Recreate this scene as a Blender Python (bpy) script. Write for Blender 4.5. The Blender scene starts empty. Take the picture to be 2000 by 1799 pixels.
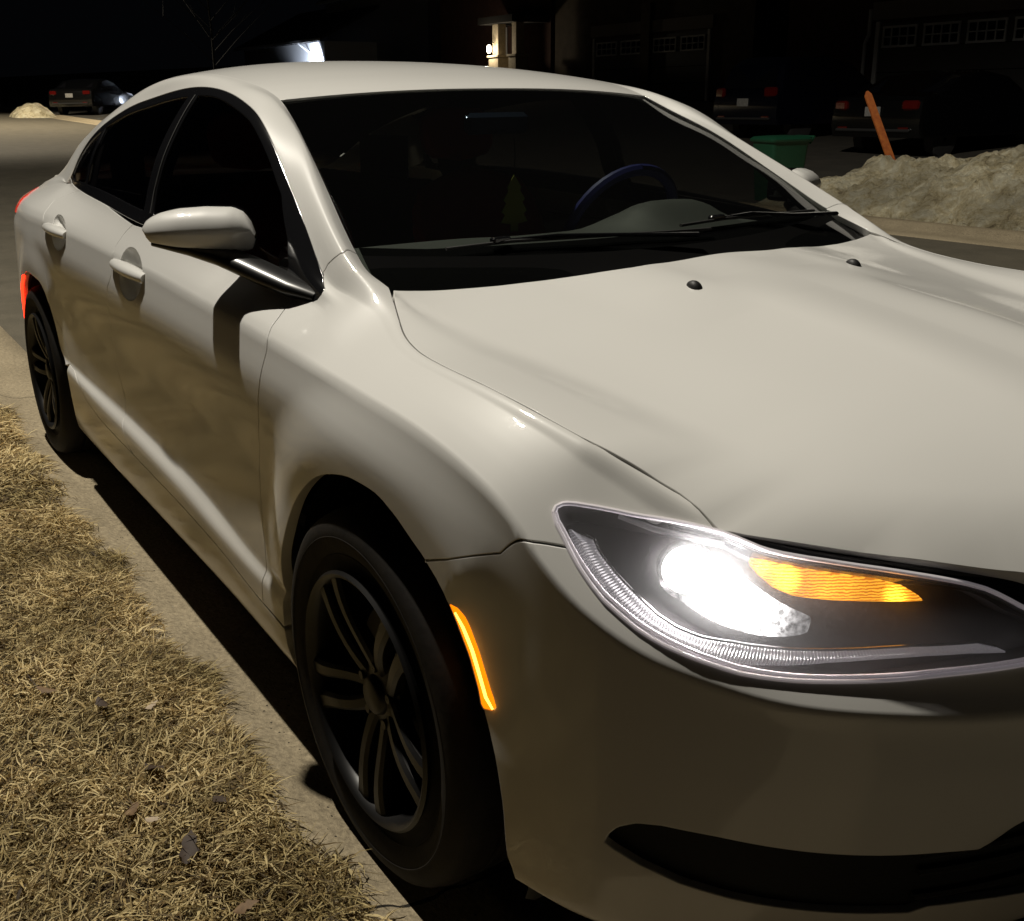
import bpy, math, random
import numpy as np
from mathutils import Matrix, Vector
from mathutils.geometry import delaunay_2d_cdt
SC=bpy.context.scene; COL=SC.collection
rng=np.random.default_rng(7)
# ---------------------------------------------------------------- camera
cd=bpy.data.cameras.new('camera'); cam=bpy.data.objects.new('camera',cd); COL.objects.link(cam)
yaw,pitch,roll=2.57589961,-.291150149,-.0123508573
_f=Vector((math.cos(yaw)*math.cos(pitch),math.sin(yaw)*math.cos(pitch),math.sin(pitch)))
_r=Vector((math.sin(yaw),-math.cos(yaw),0)); _u=_r.cross(_f)
_r2=math.cos(roll)*_r+math.sin(roll)*_u; _u2=-math.sin(roll)*_r+math.cos(roll)*_u
_m=Matrix((_r2,_u2,-_f)).transposed().to_4x4(); _m.translation=Vector((1.43096687,-1.57474517,1.31061634)); cam.matrix_world=_m
cd.sensor_width=36; cd.lens=2032.31/2000*36; cd.shift_x=(1000-929.754)/2000; cd.shift_y=(803.244-899.5)/2000
cd.clip_start=.02; cd.clip_end=1500; SC.camera=cam
# ---------------------------------------------------------------- night sky, street lamps, exposure
w=bpy.data.worlds.new('World'); SC.world=w; w.use_nodes=True
bg=w.node_tree.nodes['Background']; bg.inputs[0].default_value=(.55,.62,.8,1); bg.inputs[1].default_value=.0016
SC.view_settings.view_transform='Standard'; SC.view_settings.look='None'; SC.view_settings.exposure=0; SC.view_settings.gamma=1
def lamp(name,loc,power,rad,col,cone=None):
    d=bpy.data.lights.new(name,'SPOT' if cone else 'POINT'); d.energy=power; d.shadow_soft_size=rad; d.color=col
    if cone: d.spot_size=math.radians(cone); d.spot_blend=.27       # full cut-off luminaire pointing straight down
    o=bpy.data.objects.new(name,d); o.location=loc; COL.objects.link(o); return o
LAMP=(-4.3,-1.60,9.4)
lamp('street_light',LAMP,4350,.10,(1,.935,.81),152)
lamp('street_light',(-36,3.5,9.6),8500,.11,(1,.88,.68),126)
# ---- body-side surface of the sedan: x forward from the front axle, y left, z up (metres) ----
PLAN=[(.30,-.90),(.42,-.895),(.52,-.865),(.62,-.805),(.71,-.72),(.785,-.61),(.845,-.48),(.89,-.33),(.915,-.17),(.92,0.)]
def hermite(xs,ys,q,mono=False):
    xs=np.asarray(xs,float); ys=np.asarray(ys,float); h=np.diff(xs); d=np.diff(ys)/h; n=len(xs)
    m=np.empty(n)
    if n==2: m[:]=d[0]
    else:
        m[1:-1]=(d[:-1]*h[1:]+d[1:]*h[:-1])/(h[1:]+h[:-1])
        m[0]=d[0]; m[-1]=d[-1]
        if mono:
            for i in range(1,n-1):
                if d[i-1]*d[i]<=0: m[i]=0.
                else:
                    w1=2*h[i]+h[i-1]; w2=h[i]+2*h[i-1]
                    m[i]=(w1+w2)/(w1/d[i-1]+w2/d[i])
    q=np.asarray(q,float); i=np.clip(np.searchsorted(xs,q,side='right')-1,0,n-2)
    t=(q-xs[i])/h[i]; t2=t*t; t3=t2*t
    r=(2*t3-3*t2+1)*ys[i]+(t3-2*t2+t)*h[i]*m[i]+(3*t2-2*t3)*ys[i+1]+(t3-t2)*h[i]*m[i+1]
    r=np.where(q<xs[0],ys[0]+m[0]*(q-xs[0]),r); r=np.where(q>xs[-1],ys[-1]+m[-1]*(q-xs[-1]),r)
    return r
_pl=np.array(PLAN); _ps=np.concatenate([[0],np.cumsum(np.hypot(*np.diff(_pl,axis=0).T))]); _ps+=.42-_ps[1]
U1=float(_ps[-1]); U0=-3.74
def plan(u):
    e=1e-4; x=hermite(_ps,_pl[:,0],u); y=hermite(_ps,_pl[:,1],u)
    tx=hermite(_ps,_pl[:,0],np.asarray(u)+e)-hermite(_ps,_pl[:,0],np.asarray(u)-e)
    ty=hermite(_ps,_pl[:,1],np.asarray(u)+e)-hermite(_ps,_pl[:,1],np.asarray(u)-e)
    L=np.hypot(tx,ty); return x,y,ty/L,-tx/L
VK=[0,.04,.15,.18,.26,.44,.66,.715,.745,.82,1.0,1.22,1.30,1.34]
# side part: (x,y,z);  nose part: (arc, inset, z)
SIDE=[
 [(-3.74,-.66,.24),(-3.3,-.76,.22),(-2.74,-.80,.20),(-2,-.80,.185),(-1,-.80,.185),(-.3,-.80,.185),(0,-.80,.19)],
 [(-3.74,-0.72,0.25),(-3.3,-0.82,0.23),(-2.74,-0.862,0.21),(-2.3,-0.866,0.2),(-1.3,-0.868,0.2),(-0.8,-0.868,0.2),(-0.3,-0.868,0.19),(0,-0.868,0.2)],
 [(-3.74,-0.74,0.4),(-3.3,-0.84,0.4),(-2.74,-0.885,0.385),(-2.2,-0.893,0.372),(-1.86,-0.893,0.355),(-1.3,-0.892,0.34),(-0.9,-0.891,0.328),(-0.5,-0.889,0.3),(-0.3,-0.889,0.29),(0,-0.885,0.3)],
 [(-3.74,-.742,.43),(-3.3,-.842,.43),(-2.74,-.888,.435),(-2.15,-.895,.415),(-1.8,-.895,.402),(-1.5,-.894,.395),(-1.25,-.894,.387),(-1.0,-.893,.374),(-.8,-.892,.357),(-.66,-.890,.345),(-.5,-.889,.335),(-.3,-.889,.33),(0,-.888,.34)],
 [(-3.74,-.745,.50),(-3.3,-.845,.50),(-2.74,-.885,.48),(-2.15,-.877,.447),(-1.55,-.872,.440),(-1.2,-.871,.430),(-.9,-.871,.414),(-.74,-.872,.392),(-.6,-.875,.376),(-.45,-.879,.37),(-.3,-.884,.37),(0,-.889,.40)],
 [(-3.74,-.75,.64),(-3.3,-.85,.64),(-2.74,-.890,.64),(-2.2,-.879,.62),(-1.5,-.873,.60),(-1,-.873,.60),(-.6,-.876,.59),(-.3,-.882,.56),(0,-.887,.55),(.3,-.880,.55)],
 [(-3.74,-.745,.84),(-3.3,-.842,.84),(-2.9,-.882,.835),(-2.4,-.897,.835),(-1.46,-.901,.825),(-.8,-.902,.815),(-.38,-.900,.80),(0,-.897,.785),(.22,-.887,.765),(.36,-.879,.745)],
 [(-3.74,-.71,.90),(-3.3,-.822,.908),(-2.93,-.866,.912),(-2.4,-.883,.923),(-2.03,-.885,.924),(-1.46,-.885,.918),(-1.1,-.885,.914),(-.84,-.886,.905),(-.635,-.886,.898),(-.377,-.884,.886),(-.21,-.883,.878),(0,-.882,.869),(.142,-.881,.860),(.228,-.880,.848),(.306,-.878,.831),(.374,-.874,.808)],
 [(-3.74,-.69,.925),(-3.3,-.800,.936),(-2.93,-.850,.938),(-2.4,-.869,.946),(-2.03,-.872,.945),(-1.46,-.873,.937),(-.84,-.873,.923),(-.5,-.872,.908),(-.3,-.868,.897),(-.1,-.865,.889),(.1,-.864,.879),(.25,-.862,.861),(.36,-.857,.832)],
 [(-3.74,-.64,.955),(-3.3,-.70,.985),(-2.9,-.722,1.018),(-2.552,-.745,1.035),(-2.43,-.760,1.032),(-2.1,-.792,1.029),(-1.783,-.814,1.023),(-1.553,-.823,1.012),(-1.38,-.827,1.006),(-.938,-.825,.987),(-.642,-.813,.969),(-.452,-.796,.952),(-.36,-.788,.944),(-.28,-.800,.936),(-.15,-.828,.920),(0,-.850,.898),(.15,-.850,.890),(.3,-.842,.870),(.38,-.830,.849)],
 [(-3.74,-.61,.975),(-3.3,-.68,1.005),(-2.9,-.712,1.032),(-2.6,-.742,1.050),(-2.5,-.741,1.090),(-2.35,-.741,1.130),(-2.1,-.743,1.165),(-1.9,-.746,1.181),(-1.5,-.753,1.190),(-1.1,-.757,1.170),(-.85,-.758,1.125),(-.65,-.765,1.065),(-.5,-.772,1.010),(-.4,-.775,.975),(-.28,-.775,.950),(-.15,-.798,.930),(0,-.822,.909),(.15,-.825,.902),(.3,-.818,.885),(.38,-.805,.868)],
 [(-3.74,-.58,.985),(-3.3,-.655,1.020),(-2.9,-.702,1.040),(-2.62,-.738,1.052),(-2.543,-.722,1.123),(-2.46,-.703,1.18),(-2.331,-.679,1.236),(-2.202,-.66,1.272),(-2.029,-.645,1.305),(-1.825,-.634,1.327),(-1.654,-.631,1.342),(-1.496,-.63,1.351),(-1.349,-.634,1.351),(-1.229,-.638,1.344),(-1.111,-.645,1.329),(-1.003,-.655,1.307),(-.908,-.667,1.283),(-.833,-.678,1.25),(-.757,-.690,1.207),(-.672,-.705,1.154),(-.588,-.720,1.106),(-.506,-.735,1.057),(-.443,-.747,1.016),(-.38,-.755,.982),(-.28,-.752,.963),(-.15,-.762,.939),(0,-.796,.916),(.15,-.802,.909),(.3,-.794,.894),(.38,-.780,.878)],
 [(-3.74,-.56,1.00),(-3.5,-.61,1.015),(-3.334,-.62,1.027),(-3.171,-.621,1.073),(-3.058,-.62,1.112),(-2.927,-.619,1.165),(-2.764,-.617,1.208),(-2.592,-.615,1.249),(-2.388,-.611,1.287),(-2.246,-.609,1.315),(-2.032,-.606,1.353),(-1.843,-.602,1.375),(-1.673,-.60,1.383),(-1.464,-.598,1.381),(-1.307,-.597,1.369),(-1.166,-.597,1.352),(-1.03,-.599,1.331),(-.90,-.610,1.291),(-.766,-.628,1.234),(-.566,-.679,1.133),(-.47,-.702,1.085),(-.393,-.716,1.047),(-.332,-.724,1.017),(-.27,-.716,.990),(-.215,-.710,.965),(-.16,-.724,.947),(-.098,-.748,.932),(-.059,-.760,.926),(-.007,-.77,.920),(.057,-.777,.917),(.123,-.780,.915),(.207,-.779,.911),(.32,-.769,.897),(.393,-.755,.881)],
 [(-3.74,-.53,1.00),(-3.5,-.585,1.015),(-3.334,-.595,1.028),(-3.171,-.597,1.075),(-3.058,-.596,1.115),(-2.927,-.595,1.168),(-2.764,-.593,1.212),(-2.592,-.591,1.254),(-2.388,-.587,1.293),(-2.246,-.585,1.321),(-2.032,-.582,1.359),(-1.843,-.578,1.382),(-1.673,-.576,1.390),(-1.464,-.575,1.387),(-1.307,-.573,1.373),(-1.166,-.570,1.355),(-1.03,-.566,1.325),(-.90,-.584,1.272),(-.766,-.613,1.217),(-.566,-.650,1.113),(-.47,-.668,1.060),(-.393,-.680,1.020),(-.332,-.690,.998),(-.27,-.685,.982),(-.215,-.680,.962),(-.16,-.694,.944),(-.098,-.718,.929),(-.059,-.730,.923),(-.007,-.74,.917),(.057,-.747,.914),(.123,-.750,.912),(.207,-.749,.908),(.32,-.739,.894),(.393,-.725,.878)],
]
_F=[.45,.52,.60,.75,.95,1.2,U1]
NOSE=[
 [(-.10,.215),(-.11,.225),(-.12,.23),(-.12,.23),(-.12,.23),(-.12,.23),(-.12,.23)],
 [(-.025,.238),(-.028,.236),(-.03,.236),(-.035,.236),(-.04,.236),(-.04,.236),(-.04,.236)],
 [(-0.018,0.31),(-0.015,0.315),(-0.014,0.32),(-0.012,0.32),(-0.012,0.32),(-0.012,0.32),(-0.012,0.32)],
 [(-0.017,0.345),(-0.013,0.35),(-0.01,0.36),(-0.008,0.36),(-0.006,0.36),(-0.006,0.36),(-0.006,0.36)],
 [(-0.017,0.43),(-0.012,0.43),(-0.008,0.43),(-0.006,0.43),(-0.002,0.43),(-0.002,0.43),(-0.002,0.43)],
 [(-0.018,0.56),(-0.011,0.545),(-0.006,0.535),(-0.003,0.525),(0,0.515),(0,0.505),(0,0.5)],
 [(-0.021,0.725),(-0.013,0.68),(-0.007,0.642),(-0.003,0.605),(-0.002,0.578),(-0.002,0.556),(-0.002,0.545)],
 [(-0.022,0.762),(-0.014,0.715),(-0.008,0.675),(-0.001,0.633),(0,0.605),(0,0.583),(0,0.57)],
 [(-0.036,0.785),(-0.022,0.735),(-0.014,0.7),(-0.018,0.655),(-0.021,0.63),(-0.02,0.61),(-0.02,0.6)],
 [(-0.064,0.816),(-0.054,0.772),(-0.044,0.724),(-0.037,0.678),(-0.036,0.662),(-0.036,0.652),(-0.036,0.65)],
 [(-0.092,0.846),(-0.089,0.818),(-0.08,0.782),(-0.062,0.73),(-0.057,0.713),(-0.055,0.7),(-0.055,0.695)],
 [(-0.118,0.866),(-0.122,0.848),(-0.115,0.822),(-0.095,0.785),(-0.083,0.76),(-0.076,0.745),(-0.072,0.74)],
 [(-0.143,0.875),(-0.153,0.858),(-0.146,0.836),(-0.12,0.797),(-0.1,0.768),(-0.092,0.75),(-0.088,0.745)],
 [(-0.176,0.87),(-0.186,0.852),(-0.18,0.828),(-0.165,0.785),(-0.15,0.765),(-0.135,0.748),(-0.13,0.743)],
]
NU,NV=560,300
UG=np.concatenate([np.linspace(U0,-1.0,150,endpoint=False),np.linspace(-1.0,U1,NU-150)])
VG=np.linspace(0,VK[-1],NV)
def smooth(A,axis,n):
    for _ in range(n):
        B=A.copy(); s=[slice(None)]*3; a=[slice(None)]*3; b=[slice(None)]*3
        s[axis]=slice(1,-1); a[axis]=slice(0,-2); b[axis]=slice(2,None)
        B[tuple(s)]=.5*A[tuple(s)]+.25*(A[tuple(a)]+A[tuple(b)]); A=B
    return A
def sstep(a,b,x):
    t=np.clip((x-a)/(b-a),0,1); return t*t*(3-2*t)
FA=(.045,.345,.392,.385); RA=(-2.70,.325,.432,.378)      # wheel openings: x, z, rx, rz
def archr(x,z,A): return np.hypot((x-A[0])/A[2],(z-A[1])/A[3])
def build():
    G=np.empty((len(VK),NU,3))
    for k in range(len(VK)):
        pu=[p[0] for p in SIDE[k]]; xyz=[p for p in SIDE[k]]
        for u,(o,z) in zip(_F,NOSE[k]):
            x,y,nx,ny=plan(u); pu.append(u); xyz.append((x+o*nx,y+o*ny,z))
        xyz=np.array(xyz)
        for c in range(3): G[k,:,c]=hermite(pu,xyz[:,c],UG)
    G=smooth(G,1,10)
    # the upper wing is one taut, barely crowned plane from the shoulder crease to the shut line
    w=(sstep(-.34,-.14,UG)*(1-sstep(.60,.74,UG)))[:,None]
    for k,f in ((8,.12),(9,.33),(10,.56),(11,.80)):
        t=G[7]+(G[12]-G[7])*f; t[:,2]+=.016*f*(1-f); G[k]=G[k]*(1-w)+t*w
    # tight shoulder and sill creases: extra lines close to them on both sides
    VK2=list(VK); L=[G[k] for k in range(len(VK))]
    def ins(v,a,b,f):
        i=int(np.searchsorted(VK2,v)); VK2.insert(i,v); L.insert(i,G[a]+(G[b]-G[a])*f)
    ins(.704,7,6,.18); ins(.726,7,8,.38); ins(.272,4,5,.055); ins(.247,4,3,.15)
    G=np.array(L)
    D=np.empty((NU,NV,3))
    for i in range(NU):
        for c in range(3): D[i,:,c]=hermite(VK2,G[:,i,c],VG,mono=True)
    D=smooth(D,1,3); D=smooth(D,0,6)
    # flared wheel-arch lips
    for A,h in ((FA,.015),(RA,.013)):
        r=archr(D[:,:,0],D[:,:,2],A)
        w=np.where(D[:,:,1]<-.80,1.,0.)
        f=h*(1-sstep(1.085,1.42,r))*sstep(.30,.50,D[:,:,2])*sstep(.46,.80,(D[:,:,2]-A[1])/np.maximum(np.abs(D[:,:,0]-A[0]),.02)*np.where(D[:,:,0]>A[0],.62,9.))
        D[:,:,1]-=f*w*sstep(.80,.86,-D[:,:,1])
    return D
def normals(D):
    du=np.gradient(D,axis=0); dv=np.gradient(D,axis=1); n=np.cross(du,dv)
    n/=np.linalg.norm(n,axis=2)[:,:,None]+1e-12
    return n
def bil(A,u,v):
    u=np.asarray(u,float);v=np.asarray(v,float)
    iu=np.interp(u,UG,np.arange(NU)); iv=np.interp(v,VG,np.arange(NV))
    i=np.clip(iu.astype(int),0,NU-2); j=np.clip(iv.astype(int),0,NV-2); a=(iu-i)[...,None]; b=(iv-j)[...,None]
    return (A[i,j]*(1-a)*(1-b)+A[i+1,j]*a*(1-b)+A[i,j+1]*(1-a)*b+A[i+1,j+1]*a*b)
# ---- bonnet height field: long lines at the centre, the inner crease, the outer crease and the shut line ----
GX=[-.249,-.215,-.16,-.098,-.059,-.007,.057,.123,.207,.32,.393,.439,.479,.498,.531,.558,.583,.64,.72]
GYY=[.689,.702,.724,.748,.76,.77,.777,.780,.779,.769,.755,.74,.721,.712,.698,.692,.690,.70,.70]
GZ=[.978,.962,.947,.932,.926,.920,.917,.915,.911,.897,.881,.869,.852,.842,.828,.816,.801,.772,.72]
HL_C=([-.14,.07,.25,.4,.55,.65,.75,.82,.88,.94],[1.006,.984,.961,.940,.914,.893,.866,.842,.814,.775])
HL_N=([-.14,.068,.209,.392,.569,.65,.74,.81,.87,.93],[1.000,.979,.959,.936,.905,.886,.859,.833,.804,.765])
HL_K=([-.27,-.24,-.198,-.146,-.049,.029,.103,.2,.306,.45,.565,.64,.70,.75,.80],[.98,.967,.953,.9415,.927,.915,.906,.893,.8795,.8625,.845,.826,.804,.780,.750])
KYY=([-.27,-.24,-.198,-.146,-.049,.029,.103,.2,.306,.565,.7,.8],[.678,.675,.668,.656,.636,.618,.600,.585,.571,.531,.505,.49])
LIPC=np.array([(.5904,-.688),(.6332,-.6486),(.6739,-.6036),(.7139,-.5591),(.7526,-.514),(.7877,-.4637),(.8216,-.4117),(.85,-.345),(.872,-.25),(.886,-.13),(.890,0.)])
def lipd(x,y):
    """distance of a point from the front edge of the bonnet"""
    d=np.full(len(x),9.); y=-np.abs(y)
    for a,b in zip(LIPC[:-1],LIPC[1:]):
        e=b-a; t=np.clip(((x-a[0])*e[0]+(y-a[1])*e[1])/(e@e),0,1); d=np.minimum(d,np.hypot(x-a[0]-t*e[0],y-a[1]-t*e[1]))
    return d
def hoodz(x,y):
    x=np.atleast_1d(np.asarray(x,float)); y=np.abs(np.atleast_1d(np.asarray(y,float))); z=np.empty(len(x))
    zc=hermite(*HL_C,x); zn=hermite(*HL_N,x); zk=hermite(*HL_K,x); yk=hermite(*KYY,x)
    yg=hermite(GX,GYY,np.clip(x,GX[0],GX[-1])); zg=hermite(GX,GZ,np.clip(x,GX[0],GX[-1]))
    yn=.168
    for i in range(len(x)):
        st=.0045*min(1,max(0,(x[i]-.03)/.15)); g=max(yg[i],yk[i]+.03)
        ym=.5*(yn+yk[i]); mid=.5*(zn[i]+zk[i])-.001; sk=(zk[i]-mid)/(yk[i]-ym); sg=(zg[i]-zk[i])/(g-yk[i])
        ky=[-yn+.02,0,yn-.012,yn+.022,ym,yk[i]-.018,yk[i]+.010,.5*(yk[i]+g)+.005,g,g+.06]
        kz=[zn[i],zc[i],zn[i]+st*.5,zn[i]-st,mid,zk[i]-sk*.018,zk[i]+sg*.010-.0004,0.5*(zk[i]+zg[i])+.0035*min(1,max(0,(.5-x[i])/.2)),zg[i],zg[i]+(sg-.12)*.06]
        z[i]=hermite(ky,kz,[y[i]])[0]
    return z-.018*np.clip(1-lipd(x,y)/.105,0,1)**2*np.clip((x-.60)/.10,0,1)
OUTLINES=dict(
 SEAM_F=[(-0.4462,0.8217),(-0.432,0.7891),(-0.4082,0.7625),(-0.3865,0.7228),(-0.3778,0.7028),(-0.3852,0.6854),(-0.3948,0.6626),(-0.4116,0.6313),(-0.4284,0.594),(-0.4613,0.5239),(-0.491,0.4508),(-0.4981,0.3972),(-0.4984,0.348),(-0.4935,0.3024),(-0.497,0.22),(-0.502,0.143)],
 SEAM_M=[(-1.4553,0.8093),(-1.4891,0.7811),(-1.4973,0.7499),(-1.4889,0.7062),(-1.4865,0.6845),(-1.5197,0.661),(-1.5389,0.6405),(-1.5572,0.6031),(-1.6207,0.5103),(-1.6398,0.4175),(-1.6033,0.3575),(-1.5809,0.3152),(-1.596,0.2546),(-1.5575,0.1812),(-1.5236,0.1601),(-1.467,0.1522)],
 SEAM_R=[(-2.33,0.822),(-2.42,0.805),(-2.5461,0.7753),(-2.5044,0.7612),(-2.4467,0.722),(-2.4592,0.6901),(-2.4424,0.6507),(-2.4288,0.5751),(-2.4055,0.5056),(-2.4233,0.4002),(-2.322,0.36),(-2.308,0.3),(-2.285,0.247)],
 SEAM_SILL=[(-2.285,0.245),(-2.214,0.238),(-2.124,0.19),(-2.015,0.16),(-1.85,0.152),(-1.56,0.152),(-1.295,0.152),(-1.055,0.153),(-0.92,0.152),(-0.79,0.152),(-0.69,0.15),(-0.533,0.143),(-0.388,0.141)],
 SEAM_A=[(-0.4081,1.2163),(-0.402,1.2479),(-0.3822,1.2749),(-0.3722,1.2953),(-0.3923,1.3244),(-0.4,1.337)],
 GAP=[(-0.262,1.338),(-0.2096,1.3107),(-0.1601,1.3006),(-0.0974,1.2981),(-0.0602,1.299),(-0.0079,1.2992),(0.0557,1.3001),(0.1222,1.3001),(0.2057,1.3005),(0.3189,1.2999),(0.3957,1.3017),(0.486,1.3027),(0.5492,1.3035),(0.5837,1.3018),(0.6332,1.3023),(0.6656,1.2835),(0.6912,1.249)],
 SEAM_B=[(0.226,0.5783),(0.2835,0.6052),(0.3896,0.6584),(0.4905,0.7808)],
 ARCH_F=[(-0.357,0.05),(-0.3777,0.1125),(-0.3863,0.1738),(-0.3736,0.3103),(-0.3325,0.3893),(-0.2761,0.4671),(-0.2015,0.5334),(-0.1245,0.5809),(-0.0555,0.6059),(0.0145,0.6209),(0.0856,0.6251),(0.1391,0.615),(0.1902,0.5953),(0.2262,0.5799),(0.2731,0.5457),(0.2862,0.5218),(0.3051,0.4707),(0.3358,0.397),(0.3487,0.3581),(0.3681,0.3094),(0.3882,0.2372),(0.4,0.1824),(0.4059,0.1028),(0.4133,0.0768),(0.418,0.045)],
 ARCH_R=[(-3.085,0.05),(-3.09,0.15),(-3.07,0.26),(-3.03,0.36),(-2.95,0.44),(-2.86,0.495),(-2.77,0.525),(-2.66,0.53),(-2.54,0.528),(-2.4594,0.4879),(-2.4316,0.4353),(-2.4303,0.3606),(-2.4025,0.2833),(-2.3186,0.2151),(-2.28,0.16),(-2.285,0.11),(-2.31,0.05)],
 HL_LOW=[(0.4527,0.8224),(0.463,0.8034),(0.4789,0.7922),(0.4932,0.781),(0.5094,0.7706),(0.5316,0.7605),(0.5552,0.7515),(0.5806,0.7478),(0.6077,0.744),(0.6417,0.7427),(0.6818,0.7431),(0.7279,0.7429),(0.7742,0.7483),(0.8465,0.7588),(0.9277,0.7685),(0.9964,0.7802),(1.1068,0.7898),(1.17,0.8),(1.2,0.835)],
 HL_TOP=[(0.4516,0.8521),(0.4585,0.8941),(0.4739,0.9493),(0.5017,1.0196),(0.5618,1.1453),(0.6245,1.2219),(0.6647,1.2361),(0.7029,1.2402),(0.769,1.2236),(0.8397,1.2275),(0.9088,1.216),(0.9782,1.1869),(1.0304,1.1486),(1.0657,1.1082),(1.092,1.0598),(1.1192,1.0033),(1.16,0.93)],
 CUP_F=[(-1.1964,0.7071),(-1.1945,0.6986),(-1.1967,0.6907),(-1.2039,0.6834),(-1.2166,0.6766),(-1.2349,0.6704),(-1.2578,0.665),(-1.2836,0.6611),(-1.3095,0.6594),(-1.3336,0.6603),(-1.3547,0.6637),(-1.3732,0.6689),(-1.3891,0.6753),(-1.402,0.6824),(-1.4105,0.6902),(-1.4132,0.6987),(-1.4089,0.708),(-1.4047,0.7201),(-1.4066,0.7367),(-1.4022,0.7493),(-1.3912,0.7573),(-1.3739,0.7618),(-1.3512,0.7631),(-1.3242,0.7614),(-1.2946,0.7566),(-1.264,0.7481),(-1.2338,0.7346),(-1.2069,0.718)],
 CUP_R=[(-2.0617,0.7154),(-2.0579,0.7051),(-2.0635,0.6967),(-2.0749,0.6895),(-2.0923,0.6835),(-2.1153,0.6789),(-2.1422,0.676),(-2.1709,0.6752),(-2.199,0.6767),(-2.225,0.6803),(-2.2474,0.6858),(-2.2643,0.6927),(-2.2734,0.7012),(-2.2744,0.7112),(-2.2814,0.7247),(-2.2909,0.7397),(-2.2961,0.7497),(-2.2937,0.7555),(-2.2782,0.7584),(-2.2493,0.7589),(-2.2099,0.7569),(-2.1655,0.7521),(-2.1228,0.7436),(-2.0873,0.7299)],
 MARK=[(0.2842,0.5334),(0.2999,0.5327),(0.3134,0.5219),(0.3259,0.4863),(0.344,0.4424),(0.364,0.3998),(0.3791,0.3686),(0.3699,0.3574),(0.3505,0.3514),(0.3351,0.386),(0.3177,0.4253),(0.3004,0.4696),(0.2905,0.5118)],
 FOG=[(0.5749,0.2079),(0.5797,0.2231),(0.5958,0.2434),(0.623,0.261),(0.6558,0.2696),(0.7033,0.2675),(0.7659,0.2574),(0.8442,0.2466),(0.9243,0.2387),(1.0093,0.2336),(1.0529,0.2287),(1.07,0.237),(1.1147,0.2718),(1.2,0.33),(1.3,0.36),(1.52975,0.37),(1.52975,0.115),(1.3,0.12),(1.1495,0.135),(1.0659,0.1452),(0.9983,0.1489),(0.9752,0.1418),(0.8877,0.1502),(0.8212,0.1575),(0.7399,0.1654),(0.675,0.1727),(0.6247,0.1848),(0.5895,0.1994)],
 DRL_OUT=[(0.4774,0.8285),(0.495,0.8005),(0.5191,0.7834),(0.5467,0.772),(0.578,0.7612),(0.6149,0.7557),(0.6489,0.756),(0.6887,0.7614),(0.7276,0.7685),(0.7685,0.786),(0.8484,0.8115),(0.9135,0.8213),(0.9815,0.8286),(1.0436,0.8277),(1.0952,0.8176)],
 DRL_IN=[(0.4903,0.848),(0.5173,0.8804),(0.5299,0.8517),(0.5588,0.8265),(0.5847,0.8119),(0.6089,0.8004),(0.6278,0.7938),(0.654,0.7952),(0.6868,0.8068),(0.7268,0.8284),(0.7689,0.8414),(0.8333,0.8524),(0.8982,0.8578),(0.9657,0.8649),(1.0547,0.8642),(1.0817,0.8436)],
 AMBER=[(0.7471,1.1725),(0.7685,1.1827),(0.8105,1.1851),(0.8721,1.1765),(0.9199,1.1604),(0.9536,1.1274),(0.9812,1.0642),(0.9444,1.0604),(0.8693,1.0593),(0.8091,1.0617),(0.7821,1.0811),(0.7613,1.1205)],
 BLOWN=[(0.6087,1.0126),(0.6296,1.1311),(0.6676,1.1625),(0.6938,1.1471),(0.7155,1.1269),(0.7615,1.0558),(0.7752,0.9869),(0.7621,0.9178),(0.7164,0.8646),(0.6707,0.8311),(0.659,0.8606),(0.6534,0.9108),(0.633,0.874),(0.6171,0.8889),(0.6089,0.9514)],
 BAR=[(0.6238,1.1666),(0.6963,1.2042),(0.6966,1.1883),(0.6232,1.1451)],
 REARMARK=[(-2.9634,0.4445),(-2.8773,0.4635),(-3.0743,0.2076),(-3.2193,0.071)],
 BPILLAR=[(-1.3802,1.1714),(-1.356,1.0832),(-1.3521,1.0411),(-1.3483,0.9637),(-1.35,0.9112),(-1.3303,0.8575)],
 QPILLAR=[(-2.1332,1.185),(-2.1354,1.114),(-2.1032,1.0281),(-2.119,0.9667),(-2.1452,0.8891),(-2.112,0.8321)],
 SAIL=[(-0.6795,1.1757),(-0.6276,1.1797),(-0.5432,1.1609),(-0.467,1.138),(-0.4244,1.0433)],
 STRAPS_F=[(-1.4626,0.7205),(-1.335,0.7159),(-1.2038,0.7176)],
 STRAPS_R=[(-2.3724,0.7315),(-2.2181,0.7222),(-2.0889,0.7192)],
 HOOD_REAR=[(-0.2601,-0.6792),(-0.2523,-0.6598),(-0.2486,-0.6402),(-0.2388,-0.6018),(-0.2282,-0.5633),(-0.216,-0.5254),(-0.2032,-0.4873),(-0.1857,-0.4283),(-0.1652,-0.3704),(-0.134,-0.295),(-0.1073,-0.2145),(-0.1047,-0.1091),(-0.1058,-0.0019)],
 HOOD_LIP=[(0.5904,-0.688),(0.6099,-0.6683),(0.6298,-0.6446),(0.6488,-0.6202),(0.6678,-0.5958),(0.6869,-0.5717),(0.7061,-0.548),(0.7257,-0.5252),(0.7447,-0.5017),(0.7629,-0.477),(0.7805,-0.4512),(0.7977,-0.425),(0.8147,-0.3986)],
)
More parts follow.
